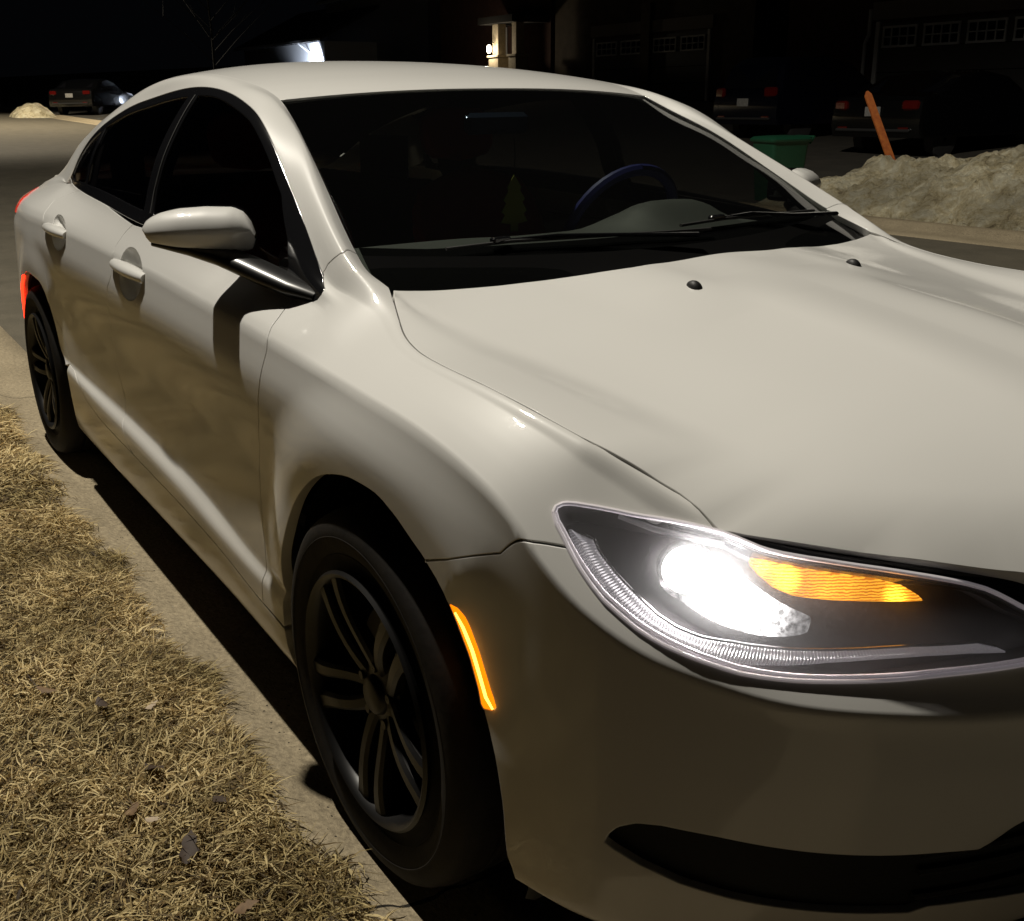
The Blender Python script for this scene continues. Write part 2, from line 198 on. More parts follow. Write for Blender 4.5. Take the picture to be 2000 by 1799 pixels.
# ---------------------------------------------------------------- helpers
D=build(); NR=normals(D)
SU=np.linalg.norm(np.gradient(D,axis=0)/np.gradient(UG)[:,None,None],axis=2)[...,None]
SV=np.linalg.norm(np.gradient(D,axis=1)/(VG[1]-VG[0]),axis=2)[...,None]
class Side:                                       # body-side surface, parameters (u,v)
    def P(s,q): return bil(D,q[:,0],q[:,1])
    def N(s,q):
        n=bil(NR,q[:,0],q[:,1]); return n/np.linalg.norm(n,axis=1)[:,None]
    def S(s,q): return np.maximum(np.concatenate([bil(SU,q[:,0],q[:,1]),bil(SV,q[:,0],q[:,1])],1),.15)
S1=Side()
class Func:                                       # surface given by a function of two parameters
    def __init__(s,fn,flip=1.): s.fn=fn; s.flip=flip
    def P(s,q): return s.fn(q[:,0],q[:,1])
    def N(s,q):
        e=2e-3; a=s.fn(q[:,0]+e,q[:,1])-s.fn(q[:,0]-e,q[:,1]); b=s.fn(q[:,0],q[:,1]+e)-s.fn(q[:,0],q[:,1]-e)
        n=np.cross(a,b)*s.flip; return n/(np.linalg.norm(n,axis=1)[:,None]+1e-12)
    def S(s,q):
        e=2e-3; a=s.fn(q[:,0]+e,q[:,1])-s.fn(q[:,0]-e,q[:,1]); b=s.fn(q[:,0],q[:,1]+e)-s.fn(q[:,0],q[:,1]-e)
        return np.maximum(np.stack([np.linalg.norm(a,axis=1),np.linalg.norm(b,axis=1)],1)/(2*e),.1)
def resample(lp,step):
    lp=np.array(lp,float); out=[]
    for a,b in zip(lp,np.roll(lp,-1,axis=0)):
        n=max(1,int(math.ceil(np.hypot(*(b-a))/step)))
        for k in range(n): out.append(a+(b-a)*k/n)
    return np.array(out)
def curve(pts,n=6):
    """round a coarse open polyline"""
    p=np.array(pts,float); s=np.concatenate([[0],np.cumsum(np.hypot(*np.diff(p,axis=0).T))])
    keep=np.concatenate([[True],np.diff(s)>1e-6]); p=p[keep]; s=s[keep]
    q=np.linspace(0,s[-1],max(2,(len(p)-1)*n+1)); q=np.unique(np.concatenate([q,s]))
    return np.stack([hermite(s,p[:,0],q,True),hermite(s,p[:,1],q,True)],1).tolist()
def inside(pt,loops):
    c=np.zeros(len(pt),bool)
    for L in loops:
        x,y=pt[:,0],pt[:,1]; x1,y1=L[:,0],L[:,1]; x2,y2=np.roll(x1,-1),np.roll(y1,-1)
        for a,b,cx,d in zip(x1,y1,x2,y2):
            if b==d: continue
            m=((b>y)!=(d>y)); c^=m&(x<(cx-a)*(y-b)/(d-b)+a)
    return c
def area(L): return .5*np.sum(L[:,0]*np.roll(L[:,1],-1)-np.roll(L[:,0],-1)*L[:,1])
def panel(surf,outer,holes=(),gap=.002,off=0.,rim=.022,step=(.017,.013),bstep=.012,extra=None,edge=.0022):
    """trimmed piece of a surface with rounded, folded-in edges -> (verts, faces, normals)"""
    loops=[]
    for k,lp in enumerate([outer]+list(holes)):
        L=resample(lp,bstep)
        if (area(L)>0)!=(k==0): L=L[::-1].copy()
        s=surf.S(L); m=L*s
        t=np.roll(L,-1,axis=0)-np.roll(L,1,axis=0); t=t*s; t/=np.linalg.norm(t,axis=1)[:,None]+1e-12
        nin=np.stack([-t[:,1],t[:,0]],1)                 # into the material
        loops.append(L+nin*gap/s)
    bpts=np.concatenate(loops); lo=bpts.min(0); hi=bpts.max(0)
    gx,gy=np.meshgrid(np.arange(lo[0],hi[0],step[0]),np.arange(lo[1],hi[1],step[1])); g=np.stack([gx.ravel(),gy.ravel()],1)
    g=g+((np.arange(len(g))%2)[:,None]*np.array([[0.,1e-4]]))
    g=g[inside(g,loops)]
    if len(g):
        dm=np.full(len(g),9.)
        for i in range(0,len(bpts),400):
            dd=(g[:,None]-bpts[None,i:i+400])/np.array(step); dm=np.minimum(dm,np.sqrt((dd**2).sum(2)).min(1))
        g=g[dm>.5]
    allp=np.concatenate([bpts,g]); ed=[]; o=0
    for L in loops: ed+=[(o+i,o+(i+1)%len(L)) for i in range(len(L))]; o+=len(L)
    vo,_,fo,ov,_,_=delaunay_2d_cdt([Vector(p) for p in allp],ed,[],0,1e-7)
    q=np.array([tuple(v) for v in vo]); f=np.array([tuple(x) for x in fo if len(x)==3])
    f=f[inside(q[f].mean(1),loops)]
    P=surf.P(q); N=surf.N(q); P=P+N*off
    a=P[f]; fn=np.cross(a[:,1]-a[:,0],a[:,2]-a[:,0]); fl=(fn*N[f[:,0]]).sum(1)<0; f[fl]=f[fl][:,::-1]
    V=[P]; F=[tuple(int(i) for i in t) for t in f]; NN=[N]; base=len(P)
    if rim>0:
        for L in loops:
            p=surf.P(L); n=surf.N(L); p=p+n*off; n_=len(L)
            t=np.roll(p,-1,axis=0)-np.roll(p,1,axis=0); t/=np.linalg.norm(t,axis=1)[:,None]+1e-12
            out=np.cross(t,n); 
            # outward = away from the material
            si=np.roll(L,-1,axis=0)-np.roll(L,1,axis=0)
            test=surf.P(L-np.stack([-si[:,1],si[:,0]],1)*.05)-surf.P(L)
            if (test*out).sum()<0: out=-out
            r=[(p,n),(p+out*edge*.7-n*edge*.3,(n+out)*.7071),(p+out*edge-n*edge,out),(p+out*edge-n*rim,out)]
            for (pp,nn) in r: V.append(pp); NN.append(nn)
            for k in range(3):
                for i in range(n_):
                    j=(i+1)%n_; A=base+k*n_; B=A+n_
                    F.append((A+i,A+j,B+j,B+i))
            ia=V[-4][F[-1][0]-base-2*n_] if False else None
            # orient by normal
            base+=4*n_
        VV=np.concatenate(V); NM=np.concatenate(NN)
        F2=[]
        for t in F:
            if len(t)==4:
                fn=np.cross(VV[t[1]]-VV[t[0]],VV[t[2]]-VV[t[0]])
                if fn@(NM[t[0]]+NM[t[2]])<0: t=t[::-1]
            F2.append(t)
        F=F2
    return np.concatenate(V),F,np.concatenate(NN)
def flipy(g):
    V,F,N=g; s=np.array([1,-1,1.]); return V*s,[t[::-1] for t in F],(None if N is None else N*s)
def mk(name,geos,mat,parent=None,smooth=True,**tags):
    V=[];F=[];N=[];b=0;has=True
    for v,f,n in geos:
        V.append(np.asarray(v,float)); F+=[tuple(i+b for i in t) for t in f]; b+=len(v)
        if n is None: has=False
        else: N.append(n)
    me=bpy.data.meshes.new(name); V=np.concatenate(V); me.from_pydata(V.tolist(),[],F)
    me.polygons.foreach_set('use_smooth',[smooth]*len(me.polygons))
    mats=mat if isinstance(mat,(list,tuple)) else [mat]
    for m in mats: me.materials.append(m)
    me.update()
    if has and smooth: me.normals_split_custom_set_from_vertices(np.concatenate(N).tolist())
    o=bpy.data.objects.new(name,me); COL.objects.link(o)
    if parent is not None: o.parent=parent
    for k,v in tags.items(): o[k]=v
    return o
def empty(name,loc=(0,0,0),rz=0,**tags):
    o=bpy.data.objects.new(name,None); COL.objects.link(o); o.location=loc; o.rotation_euler=(0,0,rz); o.empty_display_size=.2
    for k,v in tags.items(): o[k]=v
    return o
def sharpen(o,ang=35):
    """smooth shading with sharp edges above the angle"""
    me=o.data; me.set_sharp_from_angle(angle=math.radians(ang)); return o
class MB:
    def __init__(s): s.v=[]; s.f=[]
    def add(s,v,f): b=len(s.v); s.v+=[tuple(map(float,p)) for p in v]; s.f+=[tuple(i+b for i in t) for t in f]; return s
    def box(s,c,d,rz=0,bev=0.,rx=0.):
        x,y,z=[k/2 for k in d]; b=min(bev,x*.9,y*.9,z*.9)
        M=Matrix.Translation(c)@Matrix.Rotation(rz,4,'Z')@Matrix.Rotation(rx,4,'X')
        if b<=0:
            v=[(sx*x,sy*y,sz*z) for sz in (-1,1) for sy in (-1,1) for sx in (-1,1)]
            f=[(0,2,3,1),(4,5,7,6),(0,1,5,4),(2,6,7,3),(0,4,6,2),(1,3,7,5)]
        else:
            v=[];f=[]
            rings=[]
            for zz,ins in ((-z,b),(-z+b,0),(z-b,0),(z,b)):
                r=[(x-ins,y-ins-b),(x-ins-b,y-ins),(-x+ins+b,y-ins),(-x+ins,y-ins-b),(-x+ins,-y+ins+b),(-x+ins+b,-y+ins),(x-ins-b,-y+ins),(x-ins,-y+ins+b)]
                if ins: r=[(x-ins,y-ins-b*.4),(x-ins-b*.4,y-ins),(-x+ins+b*.4,y-ins),(-x+ins,y-ins-b*.4),(-x+ins,-y+ins+b*.4),(-x+ins+b*.4,-y+ins),(x-ins-b*.4,-y+ins),(x-ins,-y+ins+b*.4)]
                rings.append(len(v)); v+=[(p[0],p[1],zz) for p in r]
            for a,c2 in zip(rings[:-1],rings[1:]):
                for i in range(8): j=(i+1)%8; f.append((a+i,a+j,c2+j,c2+i))
            f.append(tuple(range(7,-1,-1))); f.append(tuple(range(24,32)))
        return s.add([M@Vector(p) for p in v],f)
    def rings(s,R,close=True,cap0=False,cap1=False):
        R=[np.asarray(r,float) for r in R]; n=len(R[0]); v=np.concatenate(R); f=[]
        for k in range(len(R)-1):
            for i in range(n if close else n-1):
                j=(i+1)%n; f.append((k*n+i,k*n+j,(k+1)*n+j,(k+1)*n+i))
        if cap0: f.append(tuple(range(n-1,-1,-1)))
        if cap1: f.append(tuple(range((len(R)-1)*n,len(R)*n)))
        return s.add(v,f)
    def tube(s,pts,r,n=8,cap=True,flat=None):
        p=np.array(pts,float); r=np.broadcast_to(np.asarray(r,float),(len(p),)) ; R=[]
        T=np.gradient(p,axis=0); T/=np.linalg.norm(T,axis=1)[:,None]
        up=np.array([0,0,1.]) if abs(T[0][2])<.9 else np.array([1.,0,0])
        for k in range(len(p)):
            a=np.cross(up,T[k]); a/=np.linalg.norm(a); b=np.cross(T[k],a); up=b
            th=np.linspace(0,2*np.pi,n,endpoint=False); fl=1 if flat is None else flat
            R.append(p[k]+r[k]*(np.cos(th)[:,None]*a+fl*np.sin(th)[:,None]*b))
        return s.rings(R,True,cap,cap)
    def lathe(s,prof,n=48,axis='y',c=(0,0,0),closed=False):
        """prof: (radius, along)"""
        th=np.linspace(0,2*np.pi,n,endpoint=False); R=[]
        for r,a in prof:
            if axis=='y': R.append(np.stack([c[0]+r*np.cos(th),np.full(n,c[1]+a),c[2]+r*np.sin(th)],1))
            elif axis=='z': R.append(np.stack([c[0]+r*np.cos(th),c[1]+r*np.sin(th),np.full(n,c[2]+a)],1))
            else: R.append(np.stack([np.full(n,c[0]+a),c[1]+r*np.cos(th),c[2]+r*np.sin(th)],1))
        if closed: R.append(R[0])
        return s.rings(R)
    def prism(s,poly,z0,z1):
        n=len(poly); v=[(p[0],p[1],z0) for p in poly]+[(p[0],p[1],z1) for p in poly]
        f=[tuple(range(n-1,-1,-1)),tuple(range(n,2*n))]+[(i,(i+1)%n,n+(i+1)%n,n+i) for i in range(n)]
        return s.add(v,f)
    def xf(s,M):
        s.v=[tuple(M@Vector(p)) for p in s.v]; return s
    def obj(s,name,mat,parent=None,smooth=False,ang=40,**t):
        o=mk(name,[(np.array(s.v),s.f,None)],mat,parent,smooth,**t)
        bm=__import__('bmesh').new(); bm.from_mesh(o.data); __import__('bmesh').ops.recalc_face_normals(bm,faces=bm.faces); bm.to_mesh(o.data); bm.free()
        if smooth: sharpen(o,ang)
        return o
# ---------------------------------------------------------------- materials
class NT:
    def __init__(s,name):
        s.m=bpy.data.materials.new(name); s.m.use_nodes=True; s.t=s.m.node_tree; s.t.nodes.clear()
        s.out=s.t.nodes.new('ShaderNodeOutputMaterial')
    def n(s,typ,**kw):
        o=s.t.nodes.new('ShaderNode'+typ)
        for k,v in kw.items():
            if k in o.inputs: o.inputs[k].default_value=v
            else: setattr(o,k,v)
        return o
    def l(s,a,b): s.t.links.new(a,b)
def pbr(name,col,rough=.5,metal=0,coat=0,crough=.03,emit=None,estr=0,spec=.5,bump=0,bscale=200,var=0,vscale=8,vcol=None,detail=4,sheen=0,trans=0,ior=1.45,bdist=.002):
    k=NT(name); p=k.n('BsdfPrincipled'); p.inputs['Base Color'].default_value=(*col,1); p.inputs['Roughness'].default_value=rough
    p.inputs['Metallic'].default_value=metal; p.inputs['Coat Weight'].default_value=coat; p.inputs['Coat Roughness'].default_value=crough
    p.inputs['Specular IOR Level'].default_value=spec; p.inputs['Transmission Weight'].default_value=trans; p.inputs['IOR'].default_value=ior
    if emit: p.inputs['Emission Color'].default_value=(*emit,1); p.inputs['Emission Strength'].default_value=estr
    k.l(p.outputs[0],k.out.inputs[0])
    if bump or var:
        tc=k.n('TexCoord')
        if bump:
            nz=k.n('TexNoise',Scale=bscale,Detail=detail); k.l(tc.outputs['Object'],nz.inputs['Vector']); b=k.n('Bump',Strength=bump,Distance=bdist)
            k.l(nz.outputs[0],b.inputs['Height']); k.l(b.outputs[0],p.inputs['Normal'])
        if var:
            nz=k.n('TexNoise',Scale=vscale,Detail=6,Roughness=.65); k.l(tc.outputs['Object'],nz.inputs['Vector'])
            mx=k.n('Mix',data_type='RGBA'); c2=vcol or tuple(c*(1-var) for c in col); mx.inputs[6].default_value=(*col,1); mx.inputs[7].default_value=(*c2,1)
            rp=k.n('ValToRGB'); rp.color_ramp.elements[0].position=.35; rp.color_ramp.elements[1].position=.68
            k.l(nz.outputs[0],rp.inputs[0]); k.l(rp.outputs[0],mx.inputs[0]); k.l(mx.outputs[2],p.inputs['Base Color'])
    k.p=p; return k.m
def glass(name,tint,refl=1.0,rough=0.0,haze=0.,ior=1.5):
    k=NT(name); tr=k.n('BsdfTransparent'); tr.inputs[0].default_value=(*tint,1); gl=k.n('BsdfGlossy'); gl.inputs['Roughness'].default_value=rough
    fr=k.n('Fresnel',IOR=ior); mx=k.n('MixShader'); geo=k.n('NewGeometry'); mr=k.n('MapRange'); mr.inputs[3].default_value=ior; mr.inputs[4].default_value=1/ior; k.l(geo.outputs['Backfacing'],mr.inputs[0]); k.l(mr.outputs[0],fr.inputs['IOR'])   # a thin pane: same reflectance from both sides
    k.l(fr.outputs[0],mx.inputs[0]); k.l(tr.outputs[0],mx.inputs[1]); k.l(gl.outputs[0],mx.inputs[2])
    last=mx
    if haze:  # diffuse layer added to imitate lamp glow and a veil of reflections
        df=k.n('BsdfDiffuse'); df.inputs[0].default_value=(.8,.8,.8,1); tl=k.n('BsdfTranslucent'); ad=k.n('MixShader'); ad.inputs[0].default_value=.5
        k.l(df.outputs[0],ad.inputs[1]); k.l(tl.outputs[0],ad.inputs[2])
        m2=k.n('MixShader'); tc=k.n('TexCoord'); nz=k.n('TexNoise',Scale=420,Detail=4,Roughness=.6); k.l(tc.outputs['Object'],nz.inputs['Vector'])
        rp=k.n('ValToRGB'); rp.color_ramp.elements[0].position=.42; rp.color_ramp.elements[0].color=(haze*.8,)*3+(1,); rp.color_ramp.elements[1].position=.8; rp.color_ramp.elements[1].color=(haze*2.0,)*3+(1,)
        k.l(nz.outputs[0],rp.inputs[0]); k.l(rp.outputs[0],m2.inputs[0]); k.l(mx.outputs[0],m2.inputs[1]); k.l(ad.outputs[0],m2.inputs[2]); last=m2
    k.l(last.outputs[0],k.out.inputs[0]); return k.m
def emit(name,col,st):
    k=NT(name); e=k.n('Emission'); e.inputs[0].default_value=(*col,1); e.inputs[1].default_value=st; k.l(e.outputs[0],k.out.inputs[0]); return k.m
O=OUTLINES
M={}
def car_paint():
    k=NT('white_paint'); p=k.n('BsdfPrincipled'); p.inputs['Base Color'].default_value=(.70,.692,.665,1); p.inputs['Roughness'].default_value=.42
    p.inputs['Coat Weight'].default_value=.75; p.inputs['Coat Roughness'].default_value=.035; p.inputs['Specular IOR Level'].default_value=.2
    tc=k.n('TexCoord'); nz=k.n('TexNoise',Scale=2.2,Detail=5,Roughness=.6); k.l(tc.outputs['Object'],nz.inputs['Vector'])
    # faint road film low on the body
    sp=k.n('SeparateXYZ'); k.l(tc.outputs['Object'],sp.inputs[0]); mr=k.n('MapRange'); mr.inputs[1].default_value=.55; mr.inputs[2].default_value=.2; k.l(sp.outputs[2],mr.inputs[0])
    mu=k.n('Math',operation='MULTIPLY'); k.l(mr.outputs[0],mu.inputs[0]); k.l(nz.outputs[0],mu.inputs[1])
    mx=k.n('Mix',data_type='RGBA'); mx.inputs[6].default_value=(.70,.692,.665,1); mx.inputs[7].default_value=(.40,.35,.27,1); k.l(mu.outputs[0],mx.inputs[0]); k.l(mx.outputs[2],p.inputs['Base Color'])
    # wash swirls and specks in the clear coat
    sc=k.n('TexNoise',Scale=900,Detail=2); k.l(tc.outputs['Object'],sc.inputs['Vector'])
    rp=k.n('MapRange'); rp.inputs[1].default_value=.45; rp.inputs[2].default_value=.75; rp.inputs[3].default_value=.018; rp.inputs[4].default_value=.085; k.l(sc.outputs[0],rp.inputs[0]); k.l(rp.outputs[0],p.inputs['Coat Roughness'])
    vo=k.n('TexWave',Scale=60,Distortion=18,Detail=3); k.l(tc.outputs['Object'],vo.inputs['Vector'])
    b=k.n('Bump',Strength=.05,Distance=.0006); k.l(vo.outputs[1],b.inputs['Height']); k.l(b.outputs[0],p.inputs['Coat Normal'])
    k.l(p.outputs[0],k.out.inputs[0]); return k.m
PAINT=car_paint()
BLACKG=pbr('gloss_black_trim',(.008,.008,.009),.12,coat=.5)
BLACKS=pbr('satin_black',(.010,.010,.010),.34,coat=.2,crough=.2)
BLACKM=pbr('black_plastic',(.012,.0115,.011),.55,bump=.15,bscale=400)
DARK=pbr('dark_cavity',(.004,.004,.004),.9,spec=.1)
RUBBER=pbr('tyre_rubber',(.006,.0055,.005),.75,bump=.4,bscale=70,spec=.3,var=.5,vscale=14,vcol=(.016,.0125,.0095))
ALLOY=pbr('dark_alloy',(.006,.0056,.0056),.42,metal=.1,coat=.12,crough=.25)
CHROME=pbr('chrome',(.62,.61,.60),.12,metal=1)
WGLASS=glass('windscreen_glass',(.54,.575,.54),haze=.0035)
SGLASS=glass('side_glass',(.36,.34,.34))
CLEAR=glass('headlamp_lens',(.93,.92,.94),haze=.10,rough=.02)
AMBERE=emit('amber_light',(1,.21,.002),1.7); AMBERC=emit('amber_core',(1,.36,.05),5.5)
# ---------------------------------------------------------------- hood, windscreen and roof surfaces
HOOD=Func(lambda x,y: np.stack([x,y,hoodz(x,y)],1))
WS=dict(x=[-1.08,-.997,-.894,-.748,-.64,-.535,-.448,-.398,-.30,-.20],y=[.545,.567,.586,.616,.637,.657,.671,.680,.692,.70],z=[1.345,1.312,1.269,1.210,1.155,1.100,1.048,1.020,.975,.93])
_wt=[-.14,0,.17,.415,.6,.775,.92,1.0,1.17,1.33]
def wsf(t,w_):
    """t 0 at the header, 1 at the foot of the pillar; w -1..1 across"""
    xp=hermite(_wt,WS['x'],t); yp=hermite(_wt,WS['y'],t); zp=hermite(_wt,WS['z'],t)
    b=1-np.abs(w_)**2.2
    xc=-.955+.69*t; zc=1.338-.315*t
    return np.stack([xp+(xc-xp)*b,w_*yp,zp+(zc-zp)*b],1)
WSF=Func(wsf,1.)
_rx=[-3.74,-3.45,-3.2,-3.0,-2.7,-2.45,-2.1,-1.8,-1.5,-1.2,-1.0,-.955]
_rz=[1.02,1.045,1.11,1.20,1.315,1.375,1.423,1.433,1.421,1.388,1.350,1.338]
_e=np.array([[u,1.335] for u in np.linspace(U0,-.93,130)]); _ep=S1.P(_e)
def roof(x,w_):
    yp=np.interp(x,_ep[:,0],-_ep[:,1]); zp=np.interp(x,_ep[:,0],_ep[:,2]); zc=hermite(_rx,_rz,x)
    b=1-np.abs(w_)**2.4
    # the header edge bows: centre sits a little further forward
    return np.stack([x,w_*yp,zp+(zc-zp)*b],1)
ROOF=Func(roof)
# ---------------------------------------------------------------- the white sedan
car=empty('parked_car',(0,0,0),0,label='large white four-door sedan with lit headlight parked beside the grass verge',category='car')
seamF=curve(O['SEAM_F'],3); seamM=curve(O['SEAM_M'],3); seamR=O['SEAM_R']; sill=O['SEAM_SILL']
archF=curve(O['ARCH_F'],3); archR=curve(O['ARCH_R'],2); gapc=curve(O['GAP'],3)
hlow=O['HL_LOW']; htop=O['HL_TOP']
af=np.array(archF); iB=int(np.argmin(np.hypot(*(af-np.array(O['SEAM_B'][0])).T))); iS=int(np.argmin(np.abs(af[:,1]-.15)+(af[:,0]>0)))
kB=int(np.argmin(np.hypot(*(np.array(hlow)-np.array(O['SEAM_B'][-1])).T)))
dlo_low=[(-2.575,.832),(-2.5,.822),(-2.2,.82),(-1.8,.82),(-1.2,.82),(-.7,.82),(-.452,.822)]
dlo_tip=[(-.42,.818),(-.399,.819),(-.380,.830),(-.370,.86),(-.364,.95),(-.3685,1.106),(-.401,1.205)]
dlo_top=[(-.443,1.218),(-.6,1.22),(-1.0,1.22),(-1.6,1.22),(-2.2,1.22),(-2.50,1.22),(-2.57,1.214),(-2.60,1.03)]
fender=[p for p in seamF]+[(-.388,.145)]+archF[iS:iB+1]+O['SEAM_B'][1:]+hlow[:kB][::-1]+htop[:8]+gapc[::-1]+[(-.33,1.338),(-.393,1.338)]+O['SEAM_A'][::-1]+dlo_tip[::-1]
ndoorF=seamF+sill[::-1]; 
i_s=[p for p in sill if -1.46<p[0]<-.51]
frontdoor=seamF+[p for p in i_s[::-1]]+seamM[::-1]+[p for p in dlo_low if -1.44<p[0]<-.46]
reardoor=seamM+[p for p in sill[::-1] if -2.28<p[0]<-1.48]+seamR[::-1]+[p for p in dlo_low if -2.32<p[0]<-1.46]
iR=int(np.argmin(np.hypot(*(np.array(archR)-np.array([-2.31,.24])).T)))
bodyside=seamR[::-1]+[(-2.33,.82),(-2.5,.822)]+[(-2.575,.832)]+dlo_top[::-1]+[(-.405,1.21)]+O['SEAM_A']+[(-.45,1.338),(-1.0,1.338),(-2,1.338),(-3,1.338),(U0,1.338),(U0,.05)]+archR[:iR+1]
sillp=sill+[(-.384,.11),(-.357,.048)]+[(-1,.045),(-2,.045)]+[(-2.31,.05),(-2.285,.11),(-2.28,.16)]
fog=O['FOG']; 
bumper=[p for p in archF[iB:]]+[(.46,.046),(.6,.045),(1.0,.045),(U1,.045),(U1,.115)]+fog[16:]+[]+curve(fog[:16],2)+[(U1,.78),(1.30,.79)]+hlow[kB:][::-1]+O['SEAM_B'][::-1][1:]
MARK=curve(O['MARK']+[O['MARK'][0]],2)[:-1]
pf=panel(S1,fender,gap=.0027,edge=.0016); mk('fender',[pf],PAINT,car); 
fl=panel(S1,fender,step=(.03,.02)); mk('fender',[flipy(fl)],PAINT,car)
pb=panel(S1,bumper,[MARK],rim=.03,gap=.0015); mk('bumper',[pb,flipy(panel(S1,bumper,step=(.03,.02)))],PAINT,car)
dF=mk('front_door',[panel(S1,frontdoor,[O['CUP_F']],edge=.0016)],PAINT,car)
dR=mk('rear_door',[panel(S1,reardoor,[O['CUP_R']],step=(.02,.015),edge=.0016)],PAINT,car)
mk('front_door',[flipy(panel(S1,frontdoor,step=(.04,.03)))],PAINT,car); mk('rear_door',[flipy(panel(S1,reardoor,step=(.04,.03)))],PAINT,car)
bs=panel(S1,bodyside,step=(.02,.013)); mk('body_side',[bs],PAINT,car); mk('body_side',[flipy(bs)],PAINT,car)
sp_=panel(S1,sillp,rim=.03); mk('sill',[sp_],PAINT,car); mk('sill',[flipy(sp_)],PAINT,car)
# hood
lip=[q for q in O['HOOD_LIP']]+[(.850,-.345),(.872,-.25),(.886,-.13),(.890,0)]
rear=[(O['HOOD_REAR'][-1][0]+.002,0)]+[q for q in O['HOOD_REAR'][::-1] if q[1]<-.03]
gl=[(x,-y) for x,y in zip(GX,GYY) if -.235<x<.58]
hood_r=[(x,y) for x,y in curve(rear,2)]+curve(gl,3)+curve(lip,3)
hood_full=hood_r+[(x,-y) for x,y in hood_r[::-1][1:-1]]
hood=mk('hood',[panel(HOOD,hood_full,step=(.014,.012),rim=.03,edge=.0016,gap=.0027)],PAINT,car)
# windscreen, roof, backlight, boot
mk('windscreen',[panel(WSF,[(-.012,-.992),(1.28,-.992),(1.28,0),(1.28,.992),(-.012,.992),(-.012,0)],step=(.03,.04),bstep=.03,rim=.006,gap=0,off=-.004)],WGLASS,car)
mk('windscreen_border',[panel(WSF,[(.945,-.985),(1.26,-.985),(1.26,0),(1.26,.985),(.945,.985),(.965,.8),(.972,0),(.965,-.8)],step=(.03,.04),bstep=.03,rim=0,gap=0,off=-.007)],pbr('black_frit',(.002,.002,.002),.9,spec=.03),car)
mk('roof',[panel(ROOF,[(-2.45,-1)]+[(-1.0+.043*(1-abs(w_)**2.2),w_) for w_ in np.linspace(-1,1,25)]+[(-2.45,1)],step=(.03,.05),bstep=.03,gap=.0015,rim=.006)],PAINT,car)
mk('rear_window',[panel(ROOF,[(-3.15,-.98),(-2.455,-.98),(-2.455,.98),(-3.15,.98)],step=(.05,.08),bstep=.05,off=-.004)],BLACKG,car)
mk('boot_lid',[panel(ROOF,[(-3.735,-1),(-3.155,-1),(-3.155,1),(-3.735,1)],step=(.05,.08),bstep=.05),
  (lambda V:(V,[tuple(range(len(V)))],None))(np.concatenate([S1.P(np.array([[U0+.002,v] for v in np.linspace(.05,1.335,14)])),(S1.P(np.array([[U0+.002,v] for v in np.linspace(.05,1.335,14)]))*[1,-1,1])[::-1]]))],PAINT,car)
# window trim and side glass
bp=O['BPILLAR']; qp=O['QPILLAR']
gw_f=curve([(bp[0][0]+.012,1.178)]+[p for p in bp[1:-1]]+[(-1.335,.852)],3)
win_f=[(x+.012,y) for x,y in gw_f]+[(-1.0,.85),(-.60,.85),(-.505,.852),(-.515,.95),(-.56,1.06),(-.655,1.165),(-.75,1.178),(-1.0,1.182),(-1.25,1.182)]
win_r=[(-2.235,1.176),(-2.2,1.06),(-2.2,.95),(-2.225,.852),(-1.8,.85),(-1.42,.85)]+[(x-.075,y) for x,y in gw_f[::-1]]+[(-1.7,1.182),(-2.0,1.18)]
win_q=[(-2.275,1.174),(-2.235,1.06),(-2.235,.95),(-2.262,.855),(-2.52,.858),(-2.545,.90),(-2.553,1.02),(-2.535,1.14),(-2.49,1.18)]
dlo=dlo_low+dlo_tip+dlo_top
tr=panel(S1,dlo,[win_f,win_r,win_q],off=-.001,step=(.02,.02),rim=.012,edge=.004); mk('window_trim',[tr],BLACKG,car); mk('window_trim',[flipy(tr)],BLACKG,car)
for wn,ol in (('front_door_glass',win_f),('rear_door_glass',win_r),('quarter_glass',win_q)):
    g=panel(S1,ol,off=-.006,gap=-.006,rim=0,step=(.03,.03)); mk(wn,[g],SGLASS,car); mk(wn,[flipy(g)],SGLASS,car)
pl_=panel(S1,[(-2.46,.80),(-.47,.80),(-.47,1.0),(-.47,1.30),(-2.46,1.32)],[win_f,win_r],off=-.03,rim=0,gap=0,step=(.06,.04)); PILLAR=pbr('cabin_lining',(.012,.012,.012),.85,spec=.2)
mk('cabin_lining',[pl_],PILLAR,car); mk('cabin_lining',[flipy(pl_)],PILLAR,car)
mk('headliner',[panel(ROOF,[(-3.1,-1),(-1.02,-1),(-.985,0),(-1.02,1),(-3.1,1)],off=-.025,rim=0,gap=0,step=(.06,.08),bstep=.05)],PILLAR,car)
MB().box((-2.85,0,.99),(.95,1.18,.02)).obj('parcel_shelf',PILLAR,car); MB().box((-2.36,0,.74),(.10,1.3,.52),bev=.03).obj('rear_bench',PILLAR,car)
for s in (-1,1): MB().box((-2.60,s*.535,1.08),(.40,.02,.18)).obj('pillar_lining',PILLAR,car)
# grey division bar between the door windows
bar=np.array([(x-.004,y) for x,y in gw_f]); MB().tube(S1.P(bar)+S1.N(bar)*-.001,.0032,6).obj('pillar_strip',pbr('grey_rubber',(.06,.06,.06),.5),car,True)
